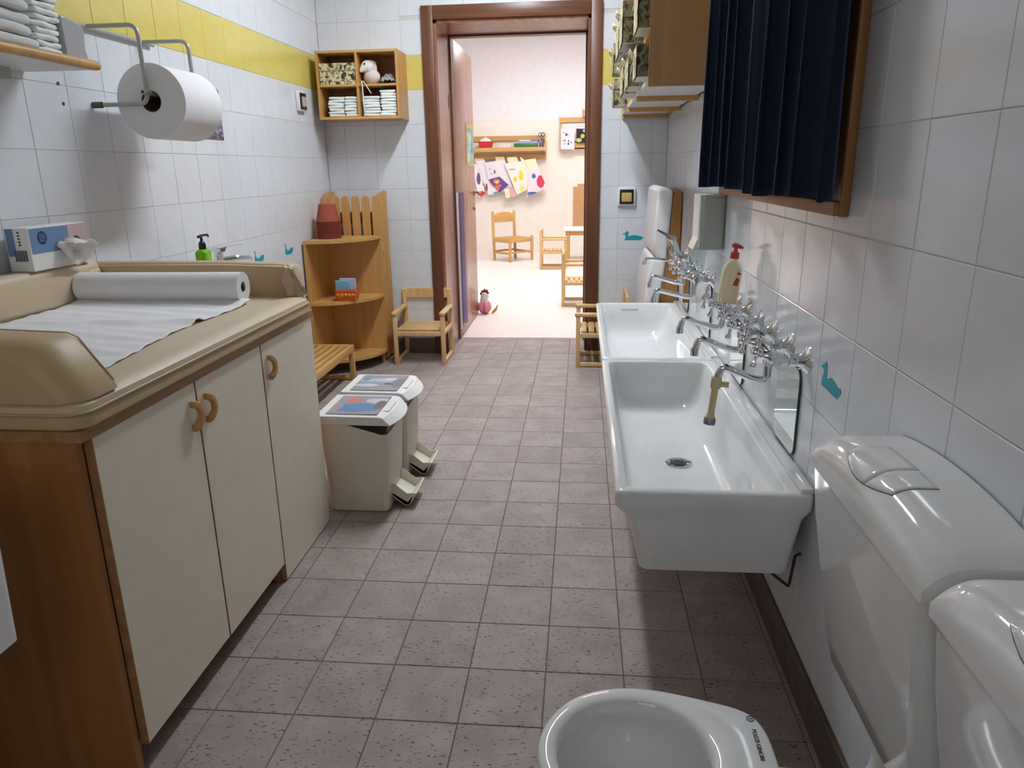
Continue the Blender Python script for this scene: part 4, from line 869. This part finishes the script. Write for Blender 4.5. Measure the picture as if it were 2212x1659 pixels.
# corner shelf
cs = thing('corner_shelf', 'quarter-round wooden corner shelf left of the door', 'shelf', (-1.6, 4.7, 0))
qx, qy, qr = -1.675, 4.748, 0.372
def quarter(r, k=14): return [(qx, qy)]+[(qx+r*math.cos(R(-90+90*j/k)), qy+r*math.sin(R(-90+90*j/k))) for j in range(k+1)]
for z in (0.83, 0.45, 0.075): MB().prism(quarter(qr), 'z', z, z+0.018).build('shelf_board', 'honey_flat', cs)
MB().box(qx-0.012, qx+0.004, qy-qr, qy, 0.075, 0.848).build('side_panel', 'honey_flat', cs, smooth=0)
MB().box(qx, qx+qr, qy, qy+0.016, 0.075, 0.848).build('side_panel', 'honey_flat', cs, smooth=0)
for x, y in ((qx+qr-0.03, qy-0.01), (qx+0.01, qy-qr+0.03), (qx+0.02, qy-0.02)): MB().cyl((x, y, 0.076), (x, y, 0.0), 0.017, 0.012, 12).build('foot', 'honey', cs)
# stack of pots
for k in range(11):
    z = 0.849+k*0.0102; o = MB().lathe([(0.0725, 0), (0.0765, 0.0022), (0.0768, 0.0068), (0.0725, 0.009), (0.068, 0.03), (0.052, 0.105), (0.048, 0.108), (0.046, 0.105), (0.066, 0.028), (0.0705, 0.001), (0.0725, 0)], (-1.588, 4.585, z), (0,0,1), 32, False, k == 10).build('flower_pot', 'terracotta' if k == 10 else 'terracotta_dark', None, smooth=40)
    if k == 10: MB().lathe([(0.001, 0), (0.0475, 0.0)], (-1.588, 4.585, z+0.1075), (0,0,1), 24, False, False).build('pot_base', 'terracotta', o)
    tag(o, 'terracotta flower pot, %s in the upturned nested stack on the corner shelf' % (ORD[k]+' up' if k < 10 else 'topmost'), 'pot', 'nested flower pots')
# basket of cards
bk = thing('card_basket', 'small orange woven basket of picture cards on the corner shelf', 'basket', (-1.47, 4.5, 0.468))
BX0, BX1, BY0, BY1 = -1.545, -1.395, 4.45, 4.55
MB().loft([rrect(BX0+0.015, BX1-0.015, BY0+0.01, BY1-0.01, 0.02, 0.4685), rrect(BX0+0.008, BX1-0.008, BY0+0.004, BY1-0.004, 0.022, 0.5), rrect(BX0, BX1, BY0, BY1, 0.024, 0.54), rrect(BX0+0.006, BX1-0.006, BY0+0.006, BY1-0.006, 0.02, 0.54), rrect(BX0+0.02, BX1-0.02, BY0+0.016, BY1-0.016, 0.016, 0.475)]).build('basket_body', 'orange_straw', bk)
for k in range(11):
    u = k/10; x = BX0+0.012+(BX1-BX0-0.03)*u
    MB().tube([(x, BY0+0.002, 0.52), (x+0.008, BY0-0.003, 0.508), (x+0.018, BY0+0.003, 0.494)], [0.003, 0.0055, 0.003], 6).build('straw_loop', 'yellow_straw' if k % 2 else 'orange_straw', bk)
for k in range(6):
    x = BX0+0.02+0.022*k; MB().tube([(x, BY0, 0.545), (x+0.012, BY0-0.004, 0.532), (x+0.026, BY0+0.001, 0.526)], [0.002, 0.0045, 0.002], 6).build('straw_loop', 'orange_straw', bk)
for k, (x0, x1, y, mt, h) in enumerate(((-1.54, -1.45, 4.475, 'card_teal', 0.595), (-1.515, -1.41, 4.485, 'card_blue', 0.608), (-1.52, -1.42, 4.505, 'paper', 0.60))):
    o = MB().rbox(x0, x1, y, y+0.012, 0.485, h, 0.004).build('picture_cards', mt, None, smooth=0); tag(o, 'pack of %s picture cards in the orange basket' % ['teal', 'pale lilac', 'white'][k], 'cards', 'picture cards in the basket')
# picket panel and plain frames stored behind the corner shelf
fp = thing('fence_panel', 'wooden picket fence panel with six rounded pickets behind the corner shelf', 'fence panel', (-1.5, 4.785, 0))
for k in range(6):
    y = 4.785; x = -1.695+k*0.0672; w_ = 0.0505; zt = 1.098; pts = [(x, 0.02), (x+w_, 0.02), (x+w_, zt-0.02)]+[(x+w_/2+w_/2*math.cos(R(a)), zt-0.02+0.02*math.sin(R(a))) for a in (20, 45, 70, 90, 110, 135, 160)]+[(x, zt-0.02)]
    MB().prism(pts, 'y', y, y+0.014).build('picket', 'honey', fp)
for z in (0.18, 0.74): MB().box(-1.694, -1.307, 4.799, 4.817, z, z+0.06).build('rail', 'honey', fp, smooth=0)
for i in range(3):
    y = 4.83+i*0.05; fp = thing('stored_frame', 'upright wooden frame stored behind the picket panel, %s' % ['directly behind it', 'second behind it', 'against the wall'][i], 'frame', (-1.5, y, 0), group='wooden frames stored behind the corner shelf')
    xr = -1.309+0.004*i
    for xa, xb in ((-1.695, -1.66), (xr-0.03, xr)): MB().rbox(xa, xb, y, y+0.036, 0.02, 1.112+0.006*i, 0.008).build('stile', 'honey', fp)
    for z in (0.2, 0.55, 0.92): MB().box(-1.66, xr-0.03, y+0.008, y+0.026, z, z+0.07).build('rail', 'board_wood', fp, smooth=0)

# child armchair
def armchair(label, loc, rz, hb=0.462, ha=0.335, group='small wooden armchairs'):
    t = thing('child_armchair', label, 'chair', loc, rz, group)
    w2, d2, p = 0.16, 0.155, 0.014
    K = dict(world=False)
    for s in (-1, 1):
        MB().rbox(s*w2-p, s*w2+p, -d2-p, -d2+p, 0, ha, 0.004).build('front_leg', 'beech_pale', t, **K)
        MB().rbox(s*w2-p, s*w2+p, d2-p, d2+p, 0, hb, 0.004).build('back_leg', 'beech_pale', t, **K)
        MB().rbox(s*w2-0.019, s*w2+0.019, -d2-0.022, d2-p, ha-0.002, ha+0.024, 0.009, 3).build('armrest', 'beech_pale', t, **K)
        MB().rbox(s*w2-0.011, s*w2+0.011, -d2+p, d2-p, 0.004, 0.03, 0.004).build('runner', 'beech_pale', t, **K)
        MB().rbox(s*w2-0.011, s*w2+0.011, -d2+p, d2-p, 0.195, 0.225, 0.004).build('seat_rail', 'beech_pale', t, **K)
    MB().rbox(-w2+p, w2-p, -d2-0.01, -d2+0.012, 0.195, 0.226, 0.003).build('seat_rail', 'beech_pale', t, **K)
    MB().rbox(-w2+p, w2-p, d2-0.012, d2+0.01, 0.195, 0.226, 0.003).build('seat_rail', 'beech_pale', t, **K)
    for k in range(6): y = -d2+0.018+k*0.049; MB().rbox(-w2+0.01, w2-0.01, y, y+0.038, 0.226, 0.238, 0.003).build('seat_slat', 'beech_pale', t, **K)
    MB().prism([(-w2+p-0.002, hb-0.062), (w2-p+0.002, hb-0.062), (w2-p+0.002, hb-0.004), (w2-p-0.012, hb+0.008), (-w2+p+0.012, hb+0.008), (-w2+p-0.002, hb-0.004)], 'y', d2-0.009, d2+0.009).build('backrest', 'beech_pale', t, bevel=0.004, **K)
    return t
armchair('small wooden armchair standing left of the doorway', (-1.065, 4.835, 0), 0)
armchair('small wooden armchair half hidden behind the far sink', (0.14, 4.815, 0), R(-90))
# slatted bench by the left wall
bn = thing('slatted_bench', 'low slatted wooden bench beside the corner shelf', 'bench', (-1.55, 3.8, 0))
bx0, bx1, by0, by1, bz = -1.685, -1.395, 3.35, 4.31, 0.225
for k in range(5): x = bx0+0.03+k*0.047; MB().rbox(x, x+0.032, by0+0.03, by1-0.03, bz-0.02, bz, 0.003).build('slat', 'beech_y', bn)
for x in (bx0, bx1-0.028): MB().rbox(x, x+0.028, by0, by1, bz-0.045, bz, 0.004).build('side_rail', 'beech_y', bn)
for y in (by0, by1-0.028): MB().rbox(bx0+0.028, bx1-0.028, y, y+0.028, bz-0.045, bz, 0.004).build('end_rail', 'beech_x', bn)
for x in (bx0, bx1-0.03):
    for y in (by0, by1-0.03): MB().rbox(x, x+0.03, y, y+0.03, 0, bz-0.045, 0.003).build('leg', 'beech', bn)
for y in (by0+0.004, by1-0.026): MB().rbox(bx0+0.03, bx1-0.03, y, y+0.022, 0.004, 0.03, 0.003).build('runner', 'beech_x', bn)

# pedal bins
blob_mat('bin_print_a', (150, 148, 156), [(0.0, -0.035, 0, 0.1, 0.05, 1, (96, 132, 178)), (-0.035, 0.055, 0, 0.03, 0.032, 1, (206, 120, 88)), (0.06, 0.05, 0, 0.05, 0.03, 1, (196, 192, 204)), (0.08, 0.0, 0, 0.02, 0.06, 1, (126, 104, 108)), (-0.09, -0.03, 0, 0.03, 0.05, 1, (164, 152, 152))], nscale=28)
blob_mat('bin_print_b', (150, 148, 156), [(-0.01, 0.035, 0, 0.08, 0.025, 1, (176, 178, 196)), (-0.07, 0.05, 0, 0.016, 0.022, 1, (70, 150, 190)), (0.08, 0.0, 0, 0.03, 0.07, 1, (140, 120, 126)), (0.04, -0.02, 0, 0.02, 0.01, 1, (70, 56, 60)), (-0.05, -0.04, 0, 0.05, 0.02, 1, (196, 192, 198)), (0.03, 0.05, 0, 0.03, 0.02, 1, (196, 198, 214))], nscale=28)
def pedal_bin(y0, y1, label, prt):
    t = thing('pedal_bin', label, 'bin', (-0.83, (y0+y1)/2, 0), group='pedal bins beside the cabinet')
    xb = -0.965
    def sec(xf, x0, iy, z, r=0.02): return rrect(x0, xf, y0+iy, y1-iy, r, z, 4)
    b_ = MB().loft([sec(-0.728, xb+0.02, 0.02, 0.0), sec(-0.722, xb+0.016, 0.014, 0.006), sec(-0.706, xb, 0.004, 0.318)])
    b_.build('bin_body', 'plastic_cream', t)
    # rear part of the rim stands higher than the front lip
    MB().prism([(xb, 0.316), (-0.72, 0.316), (-0.86, 0.357), (xb, 0.357)], 'y', y0+0.004, y1-0.004).build('bin_rim', 'plastic_cream', t, bevel=0.004)
    MB().loft([rrect(xb+0.006, -0.712, y0+0.0065, y1-0.0065, 0.02, 0.317, 4), rrect(xb+0.006, -0.706, y0+0.0055, y1-0.0055, 0.02, 0.357, 4)]).build('bin_liner', 'bag_black', t)
    rings = []
    for j in range(9):
        u = j/8; y = y0-0.004+(y1-y0+0.008)*u; bow = 0.028*(1-(2*u-1)**2)
        rings.append([(xb-0.01, y, 0.358), (xb-0.01, y, 0.392), (-0.735, y, 0.390), (-0.718+bow*0.6, y, 0.386), (-0.692+bow, y, 0.356)])
    l = MB().loft(rings).build('lid', 'plastic_white', t, smooth=30, bevel=0.003)
    MB().prism([(-0.735+0.0, y0+0.07), (-0.712, y0+0.07), (-0.712, y1-0.07), (-0.735, y1-0.07)], 'z', 0.389, 0.3915).build('lid_catch', 'plastic_white', l)
    o = MB().box(-0.098, 0.098, -0.112, 0.112, -0.0006, 0.0006).build('lid_picture', prt, None, smooth=0); o.parent = l; o.location = Vector((-0.842, (y0+y1)/2, 0.3935))-Vector((-0.83, (y0+y1)/2, 0))
    # pedal: sloping scoop
    pa, pb2 = y0+0.06, y1-0.05
    p = MB().prism([(-0.735, 0.052), (-0.735, 0.066), (-0.71, 0.058), (-0.66, 0.026), (-0.628, 0.062), (-0.622, 0.058), (-0.652, 0.008), (-0.672, 0.008), (-0.715, 0.044)], 'y', pa, pb2)
    for y in (pa, pb2-0.004): p.prism([(-0.72, 0.052), (-0.718, 0.098), (-0.705, 0.098), (-0.66, 0.06), (-0.63, 0.062), (-0.65, 0.01), (-0.67, 0.01)], 'y', y, y+0.004)
    p.build('pedal', 'plastic_cream', t, bevel=0.002)
    return t
pedal_bin(2.482, 2.745, 'white pedal bin with blue and orange picture on its lid, nearer the camera', 'bin_print_a')
pedal_bin(2.787, 3.045, 'white pedal bin with grey-blue picture on its lid, farther from the camera', 'bin_print_b')

# ================================================================== PLAYROOM THROUGH THE DOOR
# adult-style chair with straw seat
ch = thing('straw_chair', 'wooden chair with woven straw seat by the playroom wall', 'chair', (-0.963, 10.42, 0), R(45))
K = dict(world=False); w2, d2 = 0.20, 0.18
for s in (-1, 1):
    MB().lathe([(0.019, 0), (0.021, 0.3), (0.021, 0.335), (0.012, 0.345)], (s*w2, -d2, 0), (0,0,1), 14).build('front_leg', 'beech', ch, **K)
    MB().lathe([(0.019, 0), (0.021, 0.3), (0.02, 0.66), (0.01, 0.675)], (s*w2*0.97, d2, 0), (0, 0.03, 1), 14).build('back_leg', 'beech', ch, **K)
    for z in (0.1, 0.26): MB().rbox(s*w2-0.01, s*w2+0.01, -d2, d2, z, z+(0.03 if z < 0.2 else 0.05), 0.005).build('side_rail', 'beech_y', ch, **K)
for y in (-d2, d2):
    MB().rbox(-w2, w2, y-0.01, y+0.01, 0.26, 0.31, 0.005).build('seat_rail', 'beech_x', ch, **K)
    MB().rbox(-w2, w2, y-0.009, y+0.009, 0.115, 0.14, 0.005).build('stretcher', 'beech_x', ch, **K)
MB().rbox(-w2+0.005, w2-0.005, -d2+0.005, d2-0.005, 0.295, 0.318, 0.008).build('seat', 'straw', ch, **K)
MB().prism([(-w2+0.01, 0.52), (w2-0.01, 0.52), (w2-0.01, 0.62), (w2*0.5, 0.652), (0, 0.662), (-w2*0.5, 0.652), (-w2+0.01, 0.62)], 'y', d2+0.004, d2+0.024).build('backrest', 'beech_x', ch, bevel=0.004, **K)
armchair('small wooden armchair pushed to the playroom table', (-0.36, 9.59, 0), R(90), 0.487, 0.365)
armchair('small wooden armchair in the playroom nearest the doorway, back turned left', (-0.012, 7.0, 0), R(90), 0.49, 0.375)
tb = thing('play_table', 'low wooden playroom table with a white top', 'table', (0.2, 10.35, 0))
MB().rbox(-0.245, 0.65, 10.06, 10.66, 0.425, 0.447, 0.004).build('table_top', 'plastic_white', tb)
for x in (-0.215, 0.565):
    for y in (10.09, 10.58): MB().rbox(x, x+0.05, y, y+0.05, 0, 0.425, 0.004).build('leg', 'beech', tb)
for y in (10.1, 10.605): MB().box(-0.165, 0.565, y, y+0.02, 0.365, 0.425).build('apron', 'beech_x', tb, smooth=0)
for x in (-0.205, 0.58): MB().box(x, x+0.02, 10.14, 10.58, 0.365, 0.425).build('apron', 'beech_y', tb, smooth=0)
# plush hen
hn = thing('plush_hen', 'pink plush hen doll sitting on the playroom floor by the door', 'toy', (-0.86, 6.47, 0))
MB().sphere((-0.862, 6.475, 0.062), 0.062, 20, (1.0, 1.0, 1.02)).build('body', 'pink_plush', hn)
MB().sphere((-0.845, 6.415, 0.07), 0.042, 14, (0.55, 0.6, 1.1)).sphere((-0.885, 6.425, 0.066), 0.042, 14, (0.8, 0.6, 1.05)).build('wing', 'pink_plush', hn)
MB().tube([(-0.862, 6.47, 0.1), (-0.862, 6.47, 0.14), (-0.858, 6.468, 0.168), (-0.855, 6.466, 0.188), (-0.853, 6.466, 0.196)], [0.042, 0.034, 0.034, 0.026, 0.008], 16).build('neck', 'plush_white', hn)
MB().tube([(-0.835, 6.45, 0.17), (-0.815, 6.44, 0.163)], [0.011, 0.002], 10).build('beak', 'plush_white', hn)
MB().prism([(-0.895, 0.168), (-0.9, 0.188), (-0.888, 0.19), (-0.884, 0.212), (-0.87, 0.208), (-0.858, 0.228), (-0.848, 0.21), (-0.828, 0.218), (-0.83, 0.198), (-0.815, 0.186), (-0.828, 0.176), (-0.855, 0.192)], 'y', 6.455, 6.478).build('comb', 'maroon', hn, bevel=0.003)
MB().loft([[(-0.80, 6.43, 0.005), (-0.79, 6.43, 0.028), (-0.775, 6.445, 0.02), (-0.785, 6.445, 0.002)], [(-0.77, 6.435, 0.03), (-0.762, 6.435, 0.055), (-0.745, 6.445, 0.05), (-0.752, 6.445, 0.028)], [(-0.755, 6.435, 0.062), (-0.742, 6.435, 0.084), (-0.735, 6.445, 0.08), (-0.742, 6.445, 0.06)]]).build('foot', 'orange_felt', hn, bevel=0.004)
# wall shelf with materials
YW = PY-0.005
s1_ = thing('material_shelf', 'long wooden playroom shelf with rails holding craft materials', 'shelf', (-1.2, YW-0.1, 1.37))
MB().box(-2.1, -0.56, YW-0.03, YW, 1.645, 1.715).build('top_rail', 'beech_x', s1_, smooth=0)
MB().box(-2.1, -0.56, YW-0.22, YW, 1.525, 1.54).build('tray', 'beech_x', s1_, smooth=0)
MB().box(-2.1, -0.56, YW-0.235, YW-0.22, 1.49, 1.545).build('tray_lip', 'beech_x', s1_, smooth=0)
MB().box(-2.1, -0.555, YW-0.05, YW, 1.38, 1.45).build('bottom_rail', 'beech_x', s1_, smooth=0)
MB().prism([(YW, 1.37), (YW-0.05, 1.37), (YW-0.06, 1.45), (YW-0.24, 1.49), (YW-0.24, 1.56), (YW-0.06, 1.62), (YW-0.03, 1.745), (YW, 1.745)], 'x', -0.56, -0.54).build('end_panel', 'beech_pale', s1_, smooth=0)
rb = thing('red_basket', 'red basket of white tissues on the playroom shelf', 'basket', (-1.44, 11.42, 1.54))
MB().loft([rrect(-1.525, -1.355, 11.36, 11.5, 0.02, 1.5405), rrect(-1.545, -1.33, 11.345, 11.515, 0.025, 1.635), rrect(-1.538, -1.337, 11.352, 11.508, 0.02, 1.635), rrect(-1.51, -1.37, 11.37, 11.49, 0.02, 1.56)]).build('basket', 'red_box', rb)
tg = MB().grid(lambda u, v: (-1.53+0.18*u+0.01*math.sin(v*9), 11.37+0.12*v, 1.60+0.09*math.sin(math.pi*(0.1+0.8*u))*math.sin(math.pi*(0.1+0.8*v))+0.012*math.sin(u*17+v*11)), 12, 8).build('tissue', 'paper', rb, solid=0.003)
tag(MB().rbox(-1.235, -1.05, 11.36, 11.46, 1.5405, 1.585, 0.006).build('paper_tray', 'paper_dim', smooth=0), 'small pale tray on the playroom shelf beside the green box', 'tray')
tag(MB().rbox(-1.015, -0.665, 11.355, 11.5, 1.5405, 1.596, 0.008).build('green_box', 'green_plastic'), 'flat green plastic box on the playroom shelf', 'box')
tag(MB().rbox(-1.0, -0.665, 11.365, 11.5, 1.5965, 1.632, 0.004).build('slate_folder', 'slate', smooth=0), 'blue-grey folder lying on the green box', 'folder')
tag(MB().rbox(-0.94, -0.77, 11.37, 11.48, 1.6325, 1.645, 0.003).build('paper_stack', 'paper', smooth=0), 'small stack of white paper on the blue-grey folder', 'paper')
pc = thing('pencil_cup', 'grey cup with scissors and pencils at the end of the playroom shelf', 'cup', (-0.605, 11.42, 1.54))
MB().lathe([(0.03, 0), (0.034, 0.13), (0.031, 0.13), (0.028, 0.004)], (-0.605, 11.42, 1.5405), (0,0,1), 18).build('cup', 'print_grey', pc)
for dx, a in ((-0.018, -0.25), (0.018, 0.05)):
    MB().tube([(-0.605+dx*1.2+0.02*math.cos(t*math.pi/6), 11.4, 1.715+0.03*math.sin(t*math.pi/6)) for t in range(13)], 0.005, 6).build('scissor_handle', 'plastic_black', pc)
for k in range(4): MB().cyl((-0.615+0.008*k, 11.4, 1.56), (-0.67+0.012*k, 11.38, 1.70-0.01*k), 0.004, n=6).build('pencil', ['red_box', 'print_blue', 'pink_paper', 'slate'][k], pc)
s2_ = thing('display_shelf', 'wooden rail shelf with papers at the right of the playroom wall', 'shelf', (0.1, YW-0.1, 1.5))
MB().box(-0.33, 0.75, YW-0.03, YW, 1.885, 1.955).build('top_rail', 'beech_x', s2_, smooth=0)
MB().box(-0.33, 0.75, YW-0.12, YW-0.1, 1.51, 1.60).build('bottom_rail', 'beech_x', s2_, smooth=0)
MB().box(-0.33, 0.75, YW-0.12, YW, 1.51, 1.525).build('tray', 'beech_x', s2_, smooth=0)
MB().prism([(YW, 1.5), (YW-0.13, 1.5), (YW-0.13, 1.6), (YW-0.04, 1.68), (YW-0.04, 1.97), (YW, 1.97)], 'x', -0.348, -0.33).build('end_panel', 'beech_pale', s2_, smooth=0)
tag(MB().box(-0.3, 0.2, YW-0.06, YW-0.045, 1.62, 1.87).build('file_folder', 'plaster_white', smooth=0), 'pale folder standing in the display shelf behind the papers', 'folder')
tag(MB().prism([(0.0, 1.955), (0.13, 1.957), (0.15, 2.04), (0.1, 2.07), (0.03, 2.05), (-0.005, 2.06)], 'y', YW-0.12, YW-0.02).build('paper_bag', 'cork', bevel=0.01), 'brown paper bag on top of the display shelf', 'bag')
def art(label, pts, y, base, blobs, nm):
    cx = sum(p[0] for p in pts)/len(pts); cz = sum(p[1] for p in pts)/len(pts)
    m = blob_mat(nm, base, [(a-cx, 0, b-cz, r1, 9, r2, c) for a, b, r1, r2, c in blobs], 0.8, 0.3, 26)
    o = MB().prism([(x-cx, z-cz) for x, z in pts], 'y', -0.0008, 0.0008).build('child_drawing', m, None, smooth=0); o.location = (cx, y, cz)
    return tag(o, label, 'drawing', 'drawings in the playroom')
L_ = (240, 236, 244); C_ = (250, 238, 204)
arts = [('cream sheet at the top left of the hanging drawings', [(-1.62,1.40),(-1.478,1.40),(-1.44,1.2),(-1.59,1.18)], C_, []),
 ('white sheet with dark red marks, leftmost of the hanging drawings', [(-1.66,1.31),(-1.548,1.317),(-1.474,.872),(-1.58,.823)], L_, [(-1.57,1.1,.03,.09,(120,86,140)),(-1.53,.88,.06,.04,(206,70,80)),(-1.5,1.02,.012,.012,(140,60,110))]),
 ('narrow white sheet between the leftmost drawing and the purple one', [(-1.598,1.358),(-1.47,1.373),(-1.33,.871),(-1.43,.863)], L_, [(-1.45,.96,.016,.07,(160,60,80)),(-1.48,.9,.012,.012,(120,50,120))]),
 ('cream sheet in the middle of the hanging row', [(-1.307,1.418),(-1.171,1.416),(-1.131,1.25),(-1.293,1.24)], C_, []),
 ('large white sheet with a pale blue corner behind the purple drawing', [(-1.33,1.354),(-1.172,1.368),(-1.042,.949),(-1.362,.871)], L_, [(-1.1,.95,.08,.03,(190,216,240)),(-1.3,.89,.05,.02,(90,170,160))]),
 ('lilac-white sheet with coloured dots above the purple drawing', [(-1.471,1.332),(-1.317,1.354),(-1.244,1.141),(-1.426,1.086)], (232,228,240), [(-1.32,1.2,.014,.03,(60,130,140)),(-1.39,1.24,.016,.016,(230,180,180)),(-1.37,1.17,.014,.02,(236,180,160))]),
 ('purple drawing with orange flowers in the hanging row', [(-1.409,1.078),(-1.249,1.129),(-1.11,1.008),(-1.25,.89)], (112,78,146), [(-1.29,1.06,.05,.03,(236,150,110)),(-1.285,1.045,.018,.02,(246,220,130)),(-1.285,.97,.035,.05,(226,110,110)),(-1.24,1.0,.02,.02,(226,120,110))]),
 ('cream sheet at the top right of the middle of the row', [(-1.129,1.407),(-.985,1.413),(-.902,1.25),(-1.105,1.286)], C_, []),
 ('pink sheet peeking out under the yellow-spotted drawing', [(-1.111,.96),(-1.008,.97),(-.985,.841),(-1.079,.826)], (236,176,186), []),
 ('small cream sheet peeking out below the purple drawing', [(-1.181,.95),(-1.10,.95),(-1.09,.826),(-1.148,.81)], C_, []),
 ('cream sheet right of the yellow-spotted drawing', [(-.93,1.412),(-.858,1.363),(-.683,.986),(-.803,.946)], (250,240,214), []),
 ('white drawing with yellow spots in the hanging row', [(-1.164,1.319),(-.901,1.347),(-.786,.954),(-.984,.858)], (244,238,226), [(-1.005,1.085,.03,.038,(240,214,70)),(-.915,1.13,.036,.06,(240,214,80)),(-.92,1.19,.03,.03,(240,220,100)),(-.9,.95,.03,.05,(242,222,120)),(-1.05,1.23,.05,.012,(206,170,196))]),
 ('cream sheet at the right end of the hanging row', [(-.858,1.363),(-.698,1.384),(-.648,1.2),(-.792,1.2)], C_, []),
 ('drawing with red and blue paint at the right end of the row', [(-.792,1.24),(-.656,1.238),(-.522,.959),(-.83,.823)], (236,224,232), [(-.62,1.05,.06,.09,(216,66,100)),(-.57,1.08,.04,.03,(216,80,110)),(-.725,1.13,.03,.035,(90,100,190)),(-.74,.88,.08,.022,(70,96,160)),(-.79,.86,.03,.02,(120,130,190))])]
for i, (lb, pts, base, bl) in enumerate(arts): art(lb, pts, 11.49-i*0.006, base, bl, 'art_%d' % i)
art('white drawing with coloured dabs on the display shelf', [(-.321,1.80),(-.123,1.787),(-.12,1.502),(-.324,1.506)], 11.42, (232,226,240), [(-.24,1.71,.018,.02,(120,50,140)),(-.265,1.63,.022,.008,(160,60,90)),(-.205,1.62,.012,.018,(60,150,120)),(-.265,1.585,.014,.016,(246,170,150)),(-.21,1.58,.014,.014,(60,60,90)),(-.2,1.7,.01,.03,(236,200,190)),(-.165,1.6,.01,.014,(120,120,170)),(-.28,1.74,.014,.01,(200,150,180))], 'art_dabs')
art('black drawing with yellow leaves on the display shelf', [(-.094,1.79),(0.16,1.784),(0.16,1.587),(-.092,1.589)], 11.42, (40,42,46), [(-.055,1.63,.04,.028,(196,196,90)),(.0,1.685,.03,.03,(196,190,96)),(.02,1.76,.02,.02,(190,192,190)),(.08,1.65,.03,.03,(196,196,90))], 'art_black')
cb = thing('cork_board', 'brown cork board on the playroom wall behind the door frame', 'board', (0.25, PY-0.01, 0.35))
MB().box(-0.135, 0.7, PY-0.018, PY-0.004, 0.35, 1.005).build('board', 'cork', cb, smooth=0)
for z0, z1 in ((0.965, 1.012), (0.343, 0.375)): MB().box(-0.142, -0.07, PY-0.021, PY-0.018, z0, z1).build('corner_tape', 'plaster_white', cb, smooth=0)
# picture on the open door leaf
pd = thing('door_picture', 'yellow-framed blue picture stuck on the open door leaf', 'picture', (-0.913, 6.2, 1.28))
MB().box(-0.9145, -0.9125, 6.02, 6.41, 1.275, 1.60).build('mount', 'switch_yellow', pd, smooth=0)
noise_mat('sea_print', [(0.35, (90, 150, 172)), (0.5, (160, 200, 206)), (0.62, (226, 220, 204))], (10, 6, 10), 0.5, dist=1.2)
MB().box(-0.9125, -0.9115, 6.06, 6.37, 1.305, 1.565).build('print', 'sea_print', pd, smooth=0)
